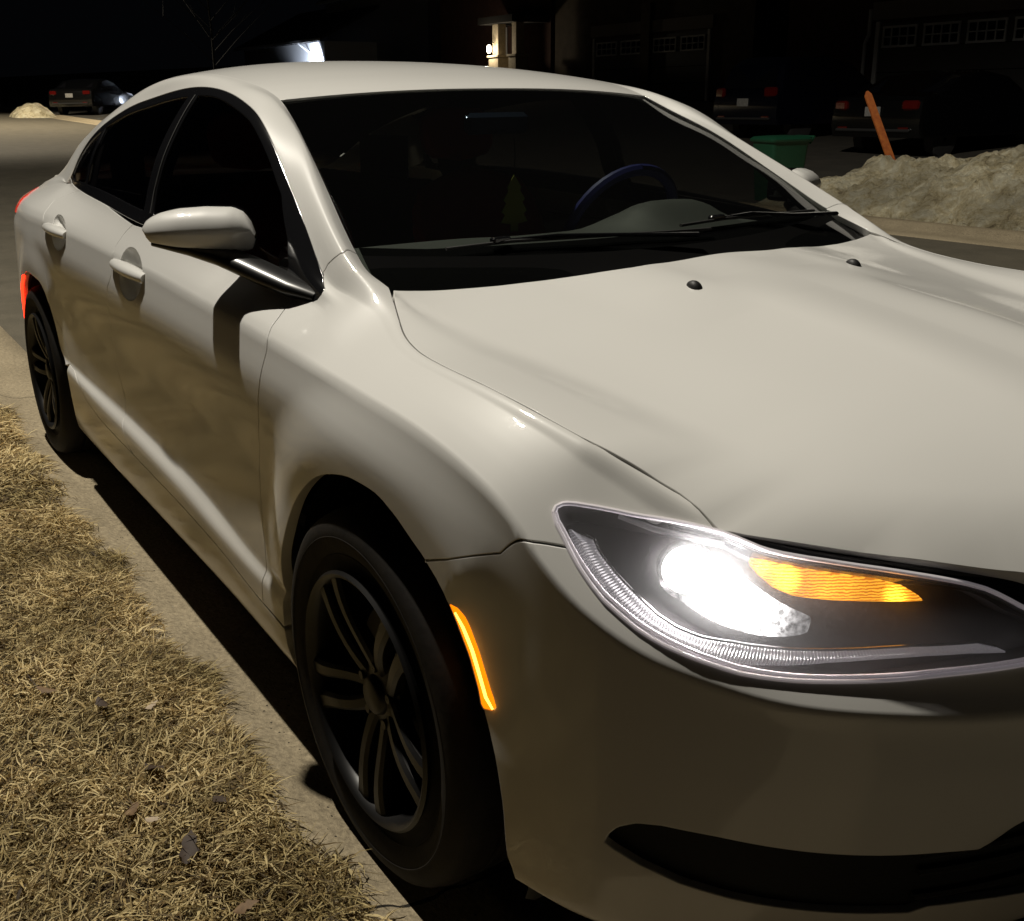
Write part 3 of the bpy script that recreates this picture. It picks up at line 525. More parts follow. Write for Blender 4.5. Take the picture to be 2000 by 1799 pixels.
# roof ditch beads
# door handles
for nm,cup,d in (('F',O['CUP_F'],dF),('R',O['CUP_R'],dR)):
    c=np.array(cup); cc=c.mean(0); R_=[]
    for k,(s,dep) in enumerate(((1.0,-.003),(.97,-.010),(.86,-.022),(.6,-.030),(.25,-.033),(.02,-.033))):
        q=cc+(c-cc)*s; R_.append(S1.P(q)+S1.N(q)*dep)
    MB().rings(R_).obj('handle_cup',PAINT,d,True,60)
    st=np.array(O['STRAPS_'+nm]); u0,u1=st[0][0],st[-1][0]
    q=np.stack([np.linspace(u0-.012,u1+.028,15),np.full(15,st[1][1]-.014)],1); tt=np.linspace(0,1,15)
    hgt=.007*np.clip(np.sin(np.pi*tt),0,1)**.45
    path=S1.P(q)+S1.N(q)*(hgt[:,None]-.006)
    rr=.0115+.0045*np.sin(np.pi*tt); MB().tube(path,rr*1.45,14,True,.78).obj('door_handle',PAINT,d,True,50)
# front side marker, rear marker, tail lamp
sm=mk('side_marker',[panel(S1,MARK,gap=.003,off=.001,rim=.01)],AMBERE,car)
mk_=np.array(O['MARK']); core=np.array([.60*mk_[a]+.40*mk_[b] for a,b in ((1,12),(2,11),(3,10),(4,9),(5,8),(6,7))]); MB().tube(S1.P(core)+S1.N(core)*.0025,[.002,.0032,.0036,.0036,.0034,.002],8,True,.6).obj('light_strip',AMBERC,sm,True)
RM=[(-2.872,.486),(-2.890,.486),(-2.975,.422),(-3.042,.33),(-3.083,.238),(-3.076,.238),(-3.033,.335),(-2.963,.427)]
mk('rear_side_marker',[panel(S1,RM,gap=0,off=.004,rim=.01)],emit('red_light',(1,.022,.006),5),car)
tlp=panel(S1,[(-3.55,.69),(-3.22,.70),(-3.19,.73),(-3.24,.765),(-3.55,.80)],gap=0,off=.005,rim=.01); mk('tail_light',[tlp,],pbr('red_lens',(.35,.012,.008),.15,coat=1,emit=(1,.06,.03),estr=.5),car); mk('tail_light',[flipy(tlp)],pbr('red_lens_dark',(.25,.01,.008),.15,coat=1),car)
# black lower intake, grille and trim under the hood lip
fi=[(u,v) for u,v in fog]
intake=panel(S1,fi,off=-.012,gap=-.004,rim=0,step=(.02,.012)); lo=mk('lower_intake',[intake,flipy(intake)],pbr('intake_black',(.004,.004,.004),.6,spec=.25,bump=.2,bscale=400),car)
for v_ in (.160,.195,.225):
    q=np.array([(u,v_) for u in np.linspace(.98,U1,24)]); pth=S1.P(q)+S1.N(q)*-.008
    full=np.concatenate([pth,(pth*[1,-1,1])[::-1][1:]]); MB().tube(full,.005,6).obj('intake_bar',BLACKM,lo,True)
grl=panel(S1,htop[5:]+[(1.19,.845),(1.30,.79),(U1,.785),(U1,1.335),(1.2,1.335),(.9,1.335),(.70,1.335)],off=-.006,gap=-.004,rim=.02,step=(.03,.03)); gr=mk('grille',[grl,flipy(grl)],BLACKG,car)
# wheels
def wheel(x,y,ph,steer=0):
    w_=empty('wheel',(x,y,.328),steer); w_.parent=car
    t=MB(); Rt=.328
    prof=[(.214,-.004),(.222,-.013),(.232,-.016),(.246,-.012),(.262,.001),(.288,.006),(.306,.002),(.317,-.006),(.3225,-.016),(.326,-.030)]
    # tread with grooves
    yy=-.036
    for gy in (-.075,-.108,-.141,-.174):
        prof+=[(Rt,yy),(Rt,gy+.005),(Rt-.007,gy+.004),(Rt-.007,gy-.004),(Rt,gy-.005)]; yy=gy-.006
    prof+=[(.3225,-.20),(.30,-.212),(.24,-.205),(.214,-.19)]
    prof=[(r,a) for r,a in prof]
    # outer sidewall is at small |a|; a grows inboard -> use +y inboard
    t.lathe([(r,-a) for r,a in prof],96); tyre=t.obj('tyre',RUBBER,w_,True,50)
    for r_,a_ in ((.285,-.0062),(.252,.0055)):
        MB().lathe([(r_-.0012,a_),(r_,a_-.0008),(r_+.0012,a_)],96).obj('sidewall_ring',RUBBER,tyre,True)
    r=MB(); r.lathe([(.222,.004),(.226,-.004),(.221,-.010),(.214,-.006),(.208,.010),(.203,.04),(.196,.10),(.196,.19)],96); rim=r.obj('rim',ALLOY,w_,True,40)
    for k in range(5):
        a0=ph+k*2*math.pi/5
        for sgn in (-1,1):
            # one arm of a double spoke: hub -> rim
            R_=[]
            for q in np.linspace(0,1,9):
                rad=.045+q*(.212-.045); ang=a0+sgn*(.30*(1-q)**1.6+.115+.045*q**2); wd=.0145+.004*q-.008*math.sin(q*math.pi)*.4
                yo=.026-.030*math.sin(min(1,q*1.15)*math.pi/2)+.004*q; dp=.028-.008*q
                cx,cz=rad*math.cos(ang),rad*math.sin(ang); tx,tz=-math.sin(ang),math.cos(ang)
                sec=[(-wd,dp),(-wd,.006),(-wd*.55,0),(wd*.55,0),(wd,.006),(wd,dp)]
                R_.append([(cx+tx*s_,yo+o_,cz+tz*s_) for s_,o_ in sec])
            m_=MB().rings(R_,True,True,True); m_.obj('spoke',ALLOY,w_,True,30)
    h=MB(); h.lathe([(.001,.012),(.028,.013),(.033,.017),(.036,.026),(.055,.030),(.070,.036),(.07,.06)],48); h.obj('hub',ALLOY,w_,True,40)
    for k in range(5):
        a=ph+.63+k*2*math.pi/5; MB().lathe([(.001,.020),(.008,.020),(.009,.024),(.009,.05)],10,c=(.052*math.cos(a),0,.052*math.sin(a))).obj('wheel_nut',CHROME if False else ALLOY,w_,True)
    b=MB(); b.lathe([(.06,.075),(.145,.075),(.148,.08),(.148,.10),(.06,.10)],48); b.obj('brake_disc',pbr('brake_steel',(.06,.055,.05),.45,metal=.8),w_,True)
    b=MB(); b.lathe([(.19,.16),(.0,.16)],32); b.obj('back_plate',DARK,w_)
    return w_
wheel(0,-.902,math.radians(271)); wheel(-2.742,-.895,math.radians(250))
for wx in (0,-2.742):
    w2=wheel(wx,.895,0,math.pi)
# wheel-well liners
for A in (FA,RA):
    for s in (1,-1):
        th=np.linspace(-.35,math.pi+.35,40); R_=[]
        for y_,k in ((-.862,1.03),(-.85,1.05),(-.62,1.05),(-.60,.9),(-.60,.2)):
            R_.append([(A[0]+A[2]*k*math.cos(t),s*y_,A[1]+A[3]*k*math.sin(t)) for t in th])
        MB().rings(R_,False).obj('wheel_well',BLACKM,car,True)
# floor pan and inner dark shell
MB().box((-1.4,0,.23),(4.3,1.15,.08),bev=.02).obj('floor_pan',DARK,car)
MB().box((-.32,0,.6),(.03,1.35,.55)).obj('bulkhead',DARK,car)
MB().box((-1.55,-.83,.62),(1.7,.02,.55)).obj('door_card',DARK,car); MB().box((-1.55,.83,.62),(1.7,.02,.55)).obj('door_card',DARK,car)
# cowl under the windscreen, wipers, nozzles
def cowl(a,b):
    """a: 0 at the glass .. 1 under the hood edge, b across"""
    g=wsf(np.full_like(b,1.0)+.06*(1-np.abs(b)**2),b*.99); hx=np.interp(np.abs(b)*.69,[0,.12,.25,.38,.5,.6,.672,.69],[-.115,-.118,-.127,-.142,-.165,-.197,-.232,-.245])+.03
    h=np.stack([hx,b*.69,hoodz(hx,b*.69)-.030],1); s=a[:,None]; p=g*(1-s)+h*s; p[:,2]-=.012*np.sin(np.pi*a); p[:,2]+=.002; return p
CW=Func(cowl,1.)
g=panel(CW,[(0,-1),(1,-1),(1,0),(1,1),(0,1),(0,0)],gap=0,rim=0,step=(.1,.05),bstep=.05)
mk('cowl',[g],pbr('cowl_plastic',(.003,.003,.003),.9,spec=.04),car)
def wsp(y,up):
    """point just above the glass at lateral y, 'up' metres above the cowl line"""
    t=1.03-up/.76; w_=y/np.interp(t,_wt,WS['y']); return wsf(np.array([t]),np.array([w_]))[0]+np.array([.004,0,.009])
for pts in ([(-.52,.020),(-.38,.034),(-.20,.030),(.0,.020),(.12,.014)],[(.05,.040),(.2,.048),(.40,.040),(.58,.026)]):
    wa=empty('wiper'); wa.parent=car
    MB().tube([wsp(y,u) for y,u in pts],.0045,8,True,.8).obj('wiper_blade',BLACKM,wa,True)
    y0=pts[1][0]; MB().tube([wsp(y0,pts[1][1]+.006),wsp(y0+.10,pts[1][1]+.004)+np.array([.004,0,.004]),wsp(y0+.24,.018)+np.array([.008,0,.006]),wsp(y0+.42,.0)+np.array([.03,0,.004])],[.004,.005,.006,.008],8,True,.7).obj('wiper_arm',BLACKG,wa,True)
    MB().box(tuple(wsp(y0-.02,pts[1][1]+.008)),(.018,.045,.012),rz=.1,bev=.003).obj('wiper_clip',BLACKG,wa,True)
for s in (-1,1):
    nx,ny=.055,.222*s; z=float(hoodz([nx],[ny])[0])
    m_=MB(); R_=[]
    for k in range(6):
        a=k/5*math.pi/2; R_.append([(nx+.017*math.cos(a)*math.cos(t)*(1.25 if math.cos(t)<0 else .8)-.004*math.sin(a),ny+.012*math.cos(a)*math.sin(t),z-.002+.014*math.sin(a)) for t in np.linspace(0,2*math.pi,14,endpoint=False)])
    m_.rings(R_,True,False,True).obj('washer_nozzle',BLACKM,car,True)
# base of the far A-pillar: grey plastic gusset
# mirrors
MO=[(0.2053,0.0056),(0.189,0.0174),(0.1692,0.0251),(0.1333,0.0324),(0.0805,0.0352),(0.0268,0.033),(0.0062,0.0233),(-0.0069,0.0055),(-0.0153,-0.0206),(-0.0152,-0.0363),(-0.009,-0.0507),(0.0047,-0.0546),(0.0693,-0.0507),(0.1401,-0.0425),(0.193,-0.0328),(0.2037,-0.0191),(0.2084,-0.0056)]
def mirror(s):
    I=np.array([-.625,-.815,1.075]); a=np.array([-.438,-.899,0]); f=np.array([.899,-.438,0]); up=np.array([0,0,1.])
    lp=np.array(MO); lp=np.array(curve(MO+[MO[0]],3)[:-1]); cc=np.array([.09,-.008]); R_=[]
    ss=np.linspace(-.0152,.2083,30); tops=[(-.0153,-.0206)]+MO[7::-1][0:0]+[(-.0069,.0055),(.0062,.0233),(.0268,.033),(.0805,.0352),(.1333,.0324),(.1692,.0251),(.189,.0174),(.2053,.0056),(.2086,-.004)]
    bots=[(-.0153,-.030),(-.009,-.0507),(.0047,-.0546),(.0693,-.0507),(.1401,-.0425),(.193,-.0328),(.2037,-.0191),(.2086,-.007)]
    for s0 in ss:
        tp=float(np.interp(s0,[q[0] for q in tops],[q[1] for q in tops])); bt=float(np.interp(s0,[q[0] for q in bots],[q[1] for q in bots]))
        T=.062*max(0,1-abs((s0-.088)/.123)**3.2)**.6; cr=-.012-.06*(s0-.09)*.18; cr=min(max(cr,bt+.3*(tp-bt)),tp-.2*(tp-bt)); row=[]
        for hh,fw in ((tp,0),(tp-.02*(tp-bt),.22),(tp-.10*(tp-bt),.52),(tp+(cr-tp)*.45,.80),(tp+(cr-tp)*.8,.95),(cr,1.0),(cr+(bt-cr)*.12,.985),(cr+(bt-cr)*.5,.90),(cr+(bt-cr)*.85,.72),(bt+.004*(tp-bt),.45),(bt,.0)):
            row.append(I+s0*a+hh*up+fw*T*f)
        R_.append(np.array(row))
    B_=[]
    for q,dp in ((1,0),(.99,-.03),(.95,-.055),(.90,-.06)):
        pt=cc+(lp-cc)*q; B_.append(I+pt[:,:1]*a+pt[:,1:]*up+dp*f)
    m_=empty('wing_mirror'); m_.parent=car; sy=np.array([1,s if s>0 else -.968,1.])
    fix=lambda L:[r*sy for r in L]
    MB().rings(fix(R_),False).obj('mirror_housing',PAINT,m_,True,34)
    MB().rings(fix(B_)).obj('mirror_rear_shell',BLACKG,m_,True,60)
    pt=cc+(lp-cc)*.9; MB().add([r for r in (I+pt[:,:1]*a+pt[:,1:]*up-.058*f)*sy],[tuple(range(len(pt)))]).obj('mirror_glass',pbr('mirror_silver',(.8,.8,.8),.02,metal=1) ,m_)
    path=np.array([(-.715,-.985,1.040),(-.675,-.92,1.028),(-.63,-.87,1.012),(-.575,-.835,.993),(-.515,-.81,.976),(-.45,-.79,.962),(-.40,-.762,.950)])
    rr=np.array([.016,.034,.043,.046,.046,.040,.03]); 
    b=MB().tube(path*sy,rr,16,True,.48); b.obj('mirror_base',BLACKS,m_,True,60)
    return m_
mirror(1); mirror(-1)
# ---------------------------------------------------------------- headlamp
hlo=curve(hlow,2)+curve(htop,2)[::-1]
def headlamp(fl):
    h=empty('headlight'); h.parent=car
    F=(lambda g:flipy(g)) if fl else (lambda g:g)
    mk('lens',[F(panel(S1,hlo,gap=.0015,off=.003,rim=.0,step=(.014,.014)))],CLEAR,h)
    # thick edge of the lens moulding, faint emission added for bulb light in it
    q=np.array(hlo); P=S1.P(q)+S1.N(q)*.0005
    if fl: P=P*[1,-1,1]
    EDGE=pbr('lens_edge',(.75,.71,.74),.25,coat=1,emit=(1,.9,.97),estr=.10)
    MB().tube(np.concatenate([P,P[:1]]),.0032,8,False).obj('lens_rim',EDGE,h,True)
    q=np.array(curve(hlow,2)); P=S1.P(q)+S1.N(q)*.0035; q2=q+np.array([0,.012]); P2=S1.P(q2)+S1.N(q2)*.0
    if fl: P=P*[1,-1,1]; P2=P2*[1,-1,1]
    MB().tube(P2,.0025,8,True).obj('lower_bezel_line',EDGE,h,True)
    BZ=pbr('lamp_bezel',(.055,.050,.052),.32,coat=.4)
    # back bowl: outline pulled in and back
    def deep(g,dep): return g
    c=np.array(hlo); cc=np.array([.80,1.0]); R_=[]
    for s,dp in ((1.0,-.002),(.985,-.03),(.95,-.055)):
        q=cc+(c-cc)*s; R_.append(S1.P(q)+S1.N(q)*dp)
    if fl: R_=[r*[1,-1,1] for r in R_]
    MB().rings(R_).obj('housing_wall',BZ,h,True)
    mk('housing_back',[F(panel(S1,hlo,gap=.0,off=-.050,rim=0,step=(.016,.02)))],BZ,h)
    return h
hl=headlamp(False); hl2=headlamp(True)
hp_=np.array([[.70,1.0]]); hp_=(S1.P(hp_)+S1.N(hp_)*-.012)[0]; hb=lamp('headlight_bulb',tuple(hp_),3.2,.012,(1,.97,.95))
for g_ in (hl,):
    # ribbed daytime-lamp guide along the lower edge
    o_=np.array(O['DRL_OUT']); i_=np.array(O['DRL_IN'])
    def rs(p,n):
        P=S1.P(p); s=np.concatenate([[0],np.cumsum(np.linalg.norm(np.diff(P,axis=0),axis=1))]); q=np.linspace(0,s[-1],n); return np.stack([np.interp(q,s,p[:,0]),np.interp(q,s,p[:,1])],1)
    n=150; oo=rs(o_,n*2); ii=rs(i_,n*2); V=[];Fc=[]
    for k in range(n*2):
        a=oo[k:k+1];b=ii[k:k+1]; m1=a*.65+b*.35; dpt=.0 if k%2 else -.0045
        for q,d_ in ((a,-.016),(m1,-.010),(b,-.020)): V.append((S1.P(q)+S1.N(q)*(d_+dpt))[0])
    for k in range(n*2-1):
        for j in range(2): Fc.append((k*3+j,k*3+j+1,k*3+j+4,k*3+j+3))
    k_=NT('light_guide'); p=k_.n('BsdfPrincipled'); p.inputs['Base Color'].default_value=(.44,.43,.44,1); p.inputs['Roughness'].default_value=.3; p.inputs['Emission Color'].default_value=(1,.95,1,1); p.inputs['Emission Strength'].default_value=.07; k_.l(p.outputs[0],k_.out.inputs[0])  # faint emission added to stand for projector light in the guide
    mk('light_guide',[(np.array(V),Fc,None)],k_.m,hl,False)
    # inner chrome edge of the guide
    q=ii[4:]; MB().tube(S1.P(q)+S1.N(q)*-.016,.0022,6).obj('guide_trim',pbr('lamp_chrome',(.7,.69,.7),.15,metal=1),hl,True)
    # eyebrow bar above the projector
    bq=np.array([(.54,1.10),(.60,1.16),(.66,1.195),(.705,1.205)]); MB().tube(S1.P(bq)+S1.N(bq)*-.012,.004,6).obj('brow_bar',pbr('brow_grey',(.35,.34,.35),.3),hl,True)
    # projector and reflector
    c0=np.array([[.655,1.02]]); pc=(S1.P(c0)+S1.N(c0)*-.028)[0]; nrm=np.array([.78,-.55,.18]); nrm/=np.linalg.norm(nrm)
    zq=Vector(nrm).to_track_quat('Z','Y').to_matrix().to_4x4(); zq.translation=Vector(pc)
    HOT=emit('projector_light',(1,.97,.95),20); 
    lens=[(.0005,.020),(.012,.0185),(.022,.013),(.029,.004),(.031,-.004)]
    MB().lathe(lens,32,'z').xf(zq).obj('projector',HOT,hl,True)
    MB().lathe([(.0325,.004),(.037,.002),(.038,-.012),(.034,-.02)],32,'z').xf(zq).obj('projector_ring',pbr('lamp_chrome2',(.7,.69,.7),.15,metal=1),hl,True)
    blob=[(.63,.93),(.65,1.10),(.70,1.13),(.745,1.075),(.785,1.03),(.835,.97),(.83,.91),(.76,.872),(.70,.868),(.65,.88)]
    k_=NT('reflector_light'); e=k_.n('Emission'); tc=k_.n('TexCoord'); nz=k_.n('TexNoise',Scale=140,Detail=5); k_.l(tc.outputs['Object'],nz.inputs['Vector'])
    rp=k_.n('MapRange'); rp.inputs[1].default_value=.35; rp.inputs[2].default_value=.65; rp.inputs[3].default_value=.9; rp.inputs[4].default_value=6.; k_.l(nz.outputs[0],rp.inputs[0]); e.inputs[0].default_value=(1,.97,.95,1)
    vd=k_.n('VectorMath',operation='DISTANCE'); k_.l(tc.outputs['Object'],vd.inputs[0]); vd.inputs[1].default_value=tuple((S1.P(np.array([[.735,.97]]))+S1.N(np.array([[.735,.97]]))*-.034)[0])
    fo=k_.n('MapRange',interpolation_type='SMOOTHSTEP'); fo.inputs[1].default_value=.030; fo.inputs[2].default_value=.075; fo.inputs[3].default_value=1.; fo.inputs[4].default_value=.06; k_.l(vd.outputs['Value'],fo.inputs[0])
    m3=k_.n('Math',operation='MULTIPLY'); k_.l(rp.outputs[0],m3.inputs[0]); k_.l(fo.outputs[0],m3.inputs[1]); k_.l(m3.outputs[0],e.inputs[1]); k_.l(e.outputs[0],k_.out.inputs[0])
    mk('reflector',[panel(S1,curve(blob+[blob[0]],4)[:-1],off=-.034,gap=0,rim=0,step=(.012,.014))],k_.m,hl)  # bulb light on the reflector painted as emission that fades outwards
    # amber turn lamp
    k_=NT('turn_amber'); p=k_.n('Emission'); tc=k_.n('TexCoord'); wv=k_.n('TexWave',Scale=95,Distortion=5,Detail=6); wv.bands_direction='Z'; k_.l(tc.outputs['Object'],wv.inputs['Vector'])
    nz=k_.n('TexNoise',Scale=30,Detail=5); k_.l(tc.outputs['Object'],nz.inputs['Vector'])
    mu=k_.n('Math',operation='MULTIPLY'); k_.l(wv.outputs[1],mu.inputs[0]); k_.l(nz.outputs[0],mu.inputs[1])
    cr=k_.n('ValToRGB'); cr.color_ramp.elements[0].position=.05; cr.color_ramp.elements[0].color=(.50,.13,.004,1); cr.color_ramp.elements[1].position=.36; cr.color_ramp.elements[1].color=(1,.42,.03,1)
    k_.l(mu.outputs[0],cr.inputs[0]); k_.l(cr.outputs[0],p.inputs[0]); prev=None
    for u_,v_,rad,s_ in ((.795,1.125,.026,16.),(.765,1.15,.022,6.),(.945,1.075,.024,9.),(.86,1.10,.05,1.2)):
        c_=np.array([[u_,v_]]); c_=(S1.P(c_)+S1.N(c_)*-.012)[0]; vd=k_.n('VectorMath',operation='DISTANCE'); k_.l(tc.outputs['Object'],vd.inputs[0]); vd.inputs[1].default_value=tuple(c_)
        mr=k_.n('MapRange',interpolation_type='SMOOTHERSTEP'); mr.inputs[1].default_value=0; mr.inputs[2].default_value=rad; mr.inputs[3].default_value=s_; mr.inputs[4].default_value=0; k_.l(vd.outputs['Value'],mr.inputs[0])
        m1=k_.n('Math',operation='MULTIPLY'); k_.l(mr.outputs[0],m1.inputs[0]); k_.l(nz.outputs[0],m1.inputs[1]); a1=k_.n('Math',operation='ADD'); k_.l(m1.outputs[0],a1.inputs[0]); a1.inputs[1].default_value=1.5
        if prev is not None: k_.l(prev.outputs[0],a1.inputs[1])
        prev=a1
    k_.l(prev.outputs[0],p.inputs[1]); k_.l(p.outputs[0],k_.out.inputs[0])
    am=np.array(O['AMBER']); ts=mk('turn_signal',[panel(S1,am.tolist(),off=-.012,gap=0,rim=.02,step=(.012,.014))],k_.m,hl)
done=[c.name.split('.')[0] for c in hl2.children]
for ch in list(hl.children):                      # the other lamp has the same internals, handed
    if ch.type=='MESH' and ch.name.split('.')[0] not in done:
        c=ch.copy(); COL.objects.link(c); c.parent=hl2; c.scale=(1,-1,1)
lamp('headlight_bulb',(hp_[0],-hp_[1],hp_[2]),3.2,.012,(1,.97,.95))
# ---------------------------------------------------------------- cabin
SEAT=pbr('maroon_seat',(.40,.045,.04),.8,bump=.2,bscale=300); DASH=pbr('dash_plastic',(.085,.087,.083),.6,bump=.2,bscale=500)
def dash(x,y):
    hump=.075*np.exp(-((y-.37)/.17)**4)*np.exp(-((x+.66)/.12)**2)+.02*np.exp(-((y+.37)/.25)**4)*np.exp(-((x+.62)/.15)**2)
    z=.945+.03*np.clip((-.2-x)/.3,0,1)+hump-.10*np.clip((-.78-x)/.06,0,1)**2; return np.stack([x,y,z],1)
mk('dashboard',[panel(Func(dash),[(-.86,-.68),(-.36,-.68),(-.26,-.4),(-.22,0),(-.26,.4),(-.36,.68),(-.86,.68)],step=(.03,.04),bstep=.03,gap=0,rim=.1)],DASH,car)
for y in (-.37,.37):
    s_=empty('seat',(-1.35,y,.3)); s_.parent=car
    def cush(name,c,d,rx,ry,par):
        R_=[]; n=20
        for q in np.linspace(-1,1,11):
            k=(1-abs(q)**3.5)**.4 if abs(q)<1 else .05; R_.append([(d[0]/2*k*math.copysign(abs(math.cos(t))**.6,math.cos(t)),d[1]/2*k*math.copysign(abs(math.sin(t))**.6,math.sin(t)),q*d[2]/2) for t in np.linspace(0,2*math.pi,n,endpoint=False)])
        MB().rings(R_,True,True,True).xf(Matrix.Translation(c)@Matrix.Rotation(ry,4,'Y')).obj(name,SEAT,par,True,60)
    cush('seat_cushion',(.12,0,.18),(.52,.50,.18),0,-.1,s_); cush('seat_back',(-.20,0,.48),(.16,.50,.68),0,-.38,s_); cush('headrest',(-.39,0,.90),(.10,.27,.19),0,-.30,s_)
th=np.linspace(0,2*math.pi,41); sw=[(-.86+.185*math.cos(t)*.42,.37+.185*math.sin(t),.955+.185*math.cos(t)*.9) for t in th]
MB().tube(sw,.016,8,False).obj('steering_wheel',pbr('steering_wheel_cover',(.02,.024,.15),.5),car,True)
MB().box((-.93,0,1.25),(.03,.20,.055),bev=.012,rx=0).obj('rear_view_mirror',pbr('mirror_blue_reflection',(.05,.07,.12),.1,metal=.6),car,True)  # bluish reflection painted into the mirror's base colour
hw=empty('air_freshener',(-.85,.0,1.05),0,label='yellow-green tree-shaped card hanging behind the windscreen of the white sedan',category='air freshener')
tree=[(-.012,-.075),(.012,-.075),(.012,-.055),(.042,-.05),(.030,-.03),(.040,-.022),(.026,.0),(.034,.008),(.018,.032),(.022,.04),(.0,.072),(-.022,.04),(-.018,.032),(-.034,.008),(-.026,.0),(-.040,-.022),(-.030,-.03),(-.042,-.05),(-.012,-.055)]
MB().prism(tree,-.001,.001).xf(Matrix.Rotation(math.pi/2,4,'Z')@Matrix.Rotation(math.pi/2,4,'X')).obj('card',pbr('yellow_card',(.24,.25,.03),.6),hw)
MB().tube([(0,0,.07),(0,.003,.12),(0,0,.165)],.0012,5).obj('string',DARK,hw)
# ---------------------------------------------------------------- ground, road, kerb
def sp(x,k=2.): return np.where(x>0,np.sqrt(x*x+k*k)-k,0.)
def zt(x,y): x=np.asarray(x,float); y=np.asarray(y,float); return .024*sp(-x-5.,6)+.05*sp(y-9.5,3)
LEAVES=[(-0.788,-1.295,0.9,0.0374,0,'brown curled leaf in the grass near the left picture edge'),
 (-0.596,-1.119,1.9,0.02584,2,'pale upright leaf in the middle of the grass strip'),
 (-0.375,-1.178,0.3,0.051,1,'largest dark brown leaf clump in the middle of the grass'),
 (-0.271,-1.249,2.4,0.034,0,'grey-brown leaf beside the small white leaf'),
 (-0.223,-1.224,1,0.02312,2,'small whitish leaf low in the grass'),
 (-0.113,-1.191,2.7,0.0578,1,'dark crumpled leaf lowest but one in the grass'),
 (-0.208,-1.104,0.4,0.034,1,'dark little leaf close to the kerb opposite the front wheel'),
 (0.073,-1.158,1.4,0.034,0,'reddish brown leaf at the bottom picture edge'),
 (-0.664,-1.207,0.1,0.0408,1,'dark flat leaf right of the brown curled one'),
 (-0.989,-1.122,1.2,0.0238,0,'tiny tan leaf halfway up the grass strip')]
BGCARS=[((-14.85,15.60,float(zt(-14.85,15.6))+.06),math.pi/2,'suv','dark navy SUV nose-in on the drive left of the orange stake'),
 ((-10.62,14.33,float(zt(-10.62,14.33))+.06),math.pi/2,'sedan','black sedan parked on the drive behind the orange stake'),
 ((-44.5,8.3,float(zt(-44.5,8.3))+.06),2.5,'sedan','far dark car beside the small far snow pile'),
 ((-36.5,12.5,float(zt(-36.5,12.5))+.06),2.9,'sedan','far dark car showing only its roof above the white sedan')]
XS=np.concatenate([np.linspace(30,6,12),np.linspace(4,-12,81),np.linspace(-13,-60,48),np.linspace(-70,-260,20)])
def strip(name,prof,mat,sub=1,jit=0,**t):
    V=[];F=[];n=len(prof)
    for x in XS:
        for y,z in prof: V.append((x,y,float(zt(x,y))+z))
    for i in range(len(XS)-1):
        for j in range(n-1): F.append((i*n+j,i*n+j+1,(i+1)*n+j+1,(i+1)*n+j))
    return mk(name,[(np.array(V),[f[::-1] for f in F],None)],mat,None,True,**t)
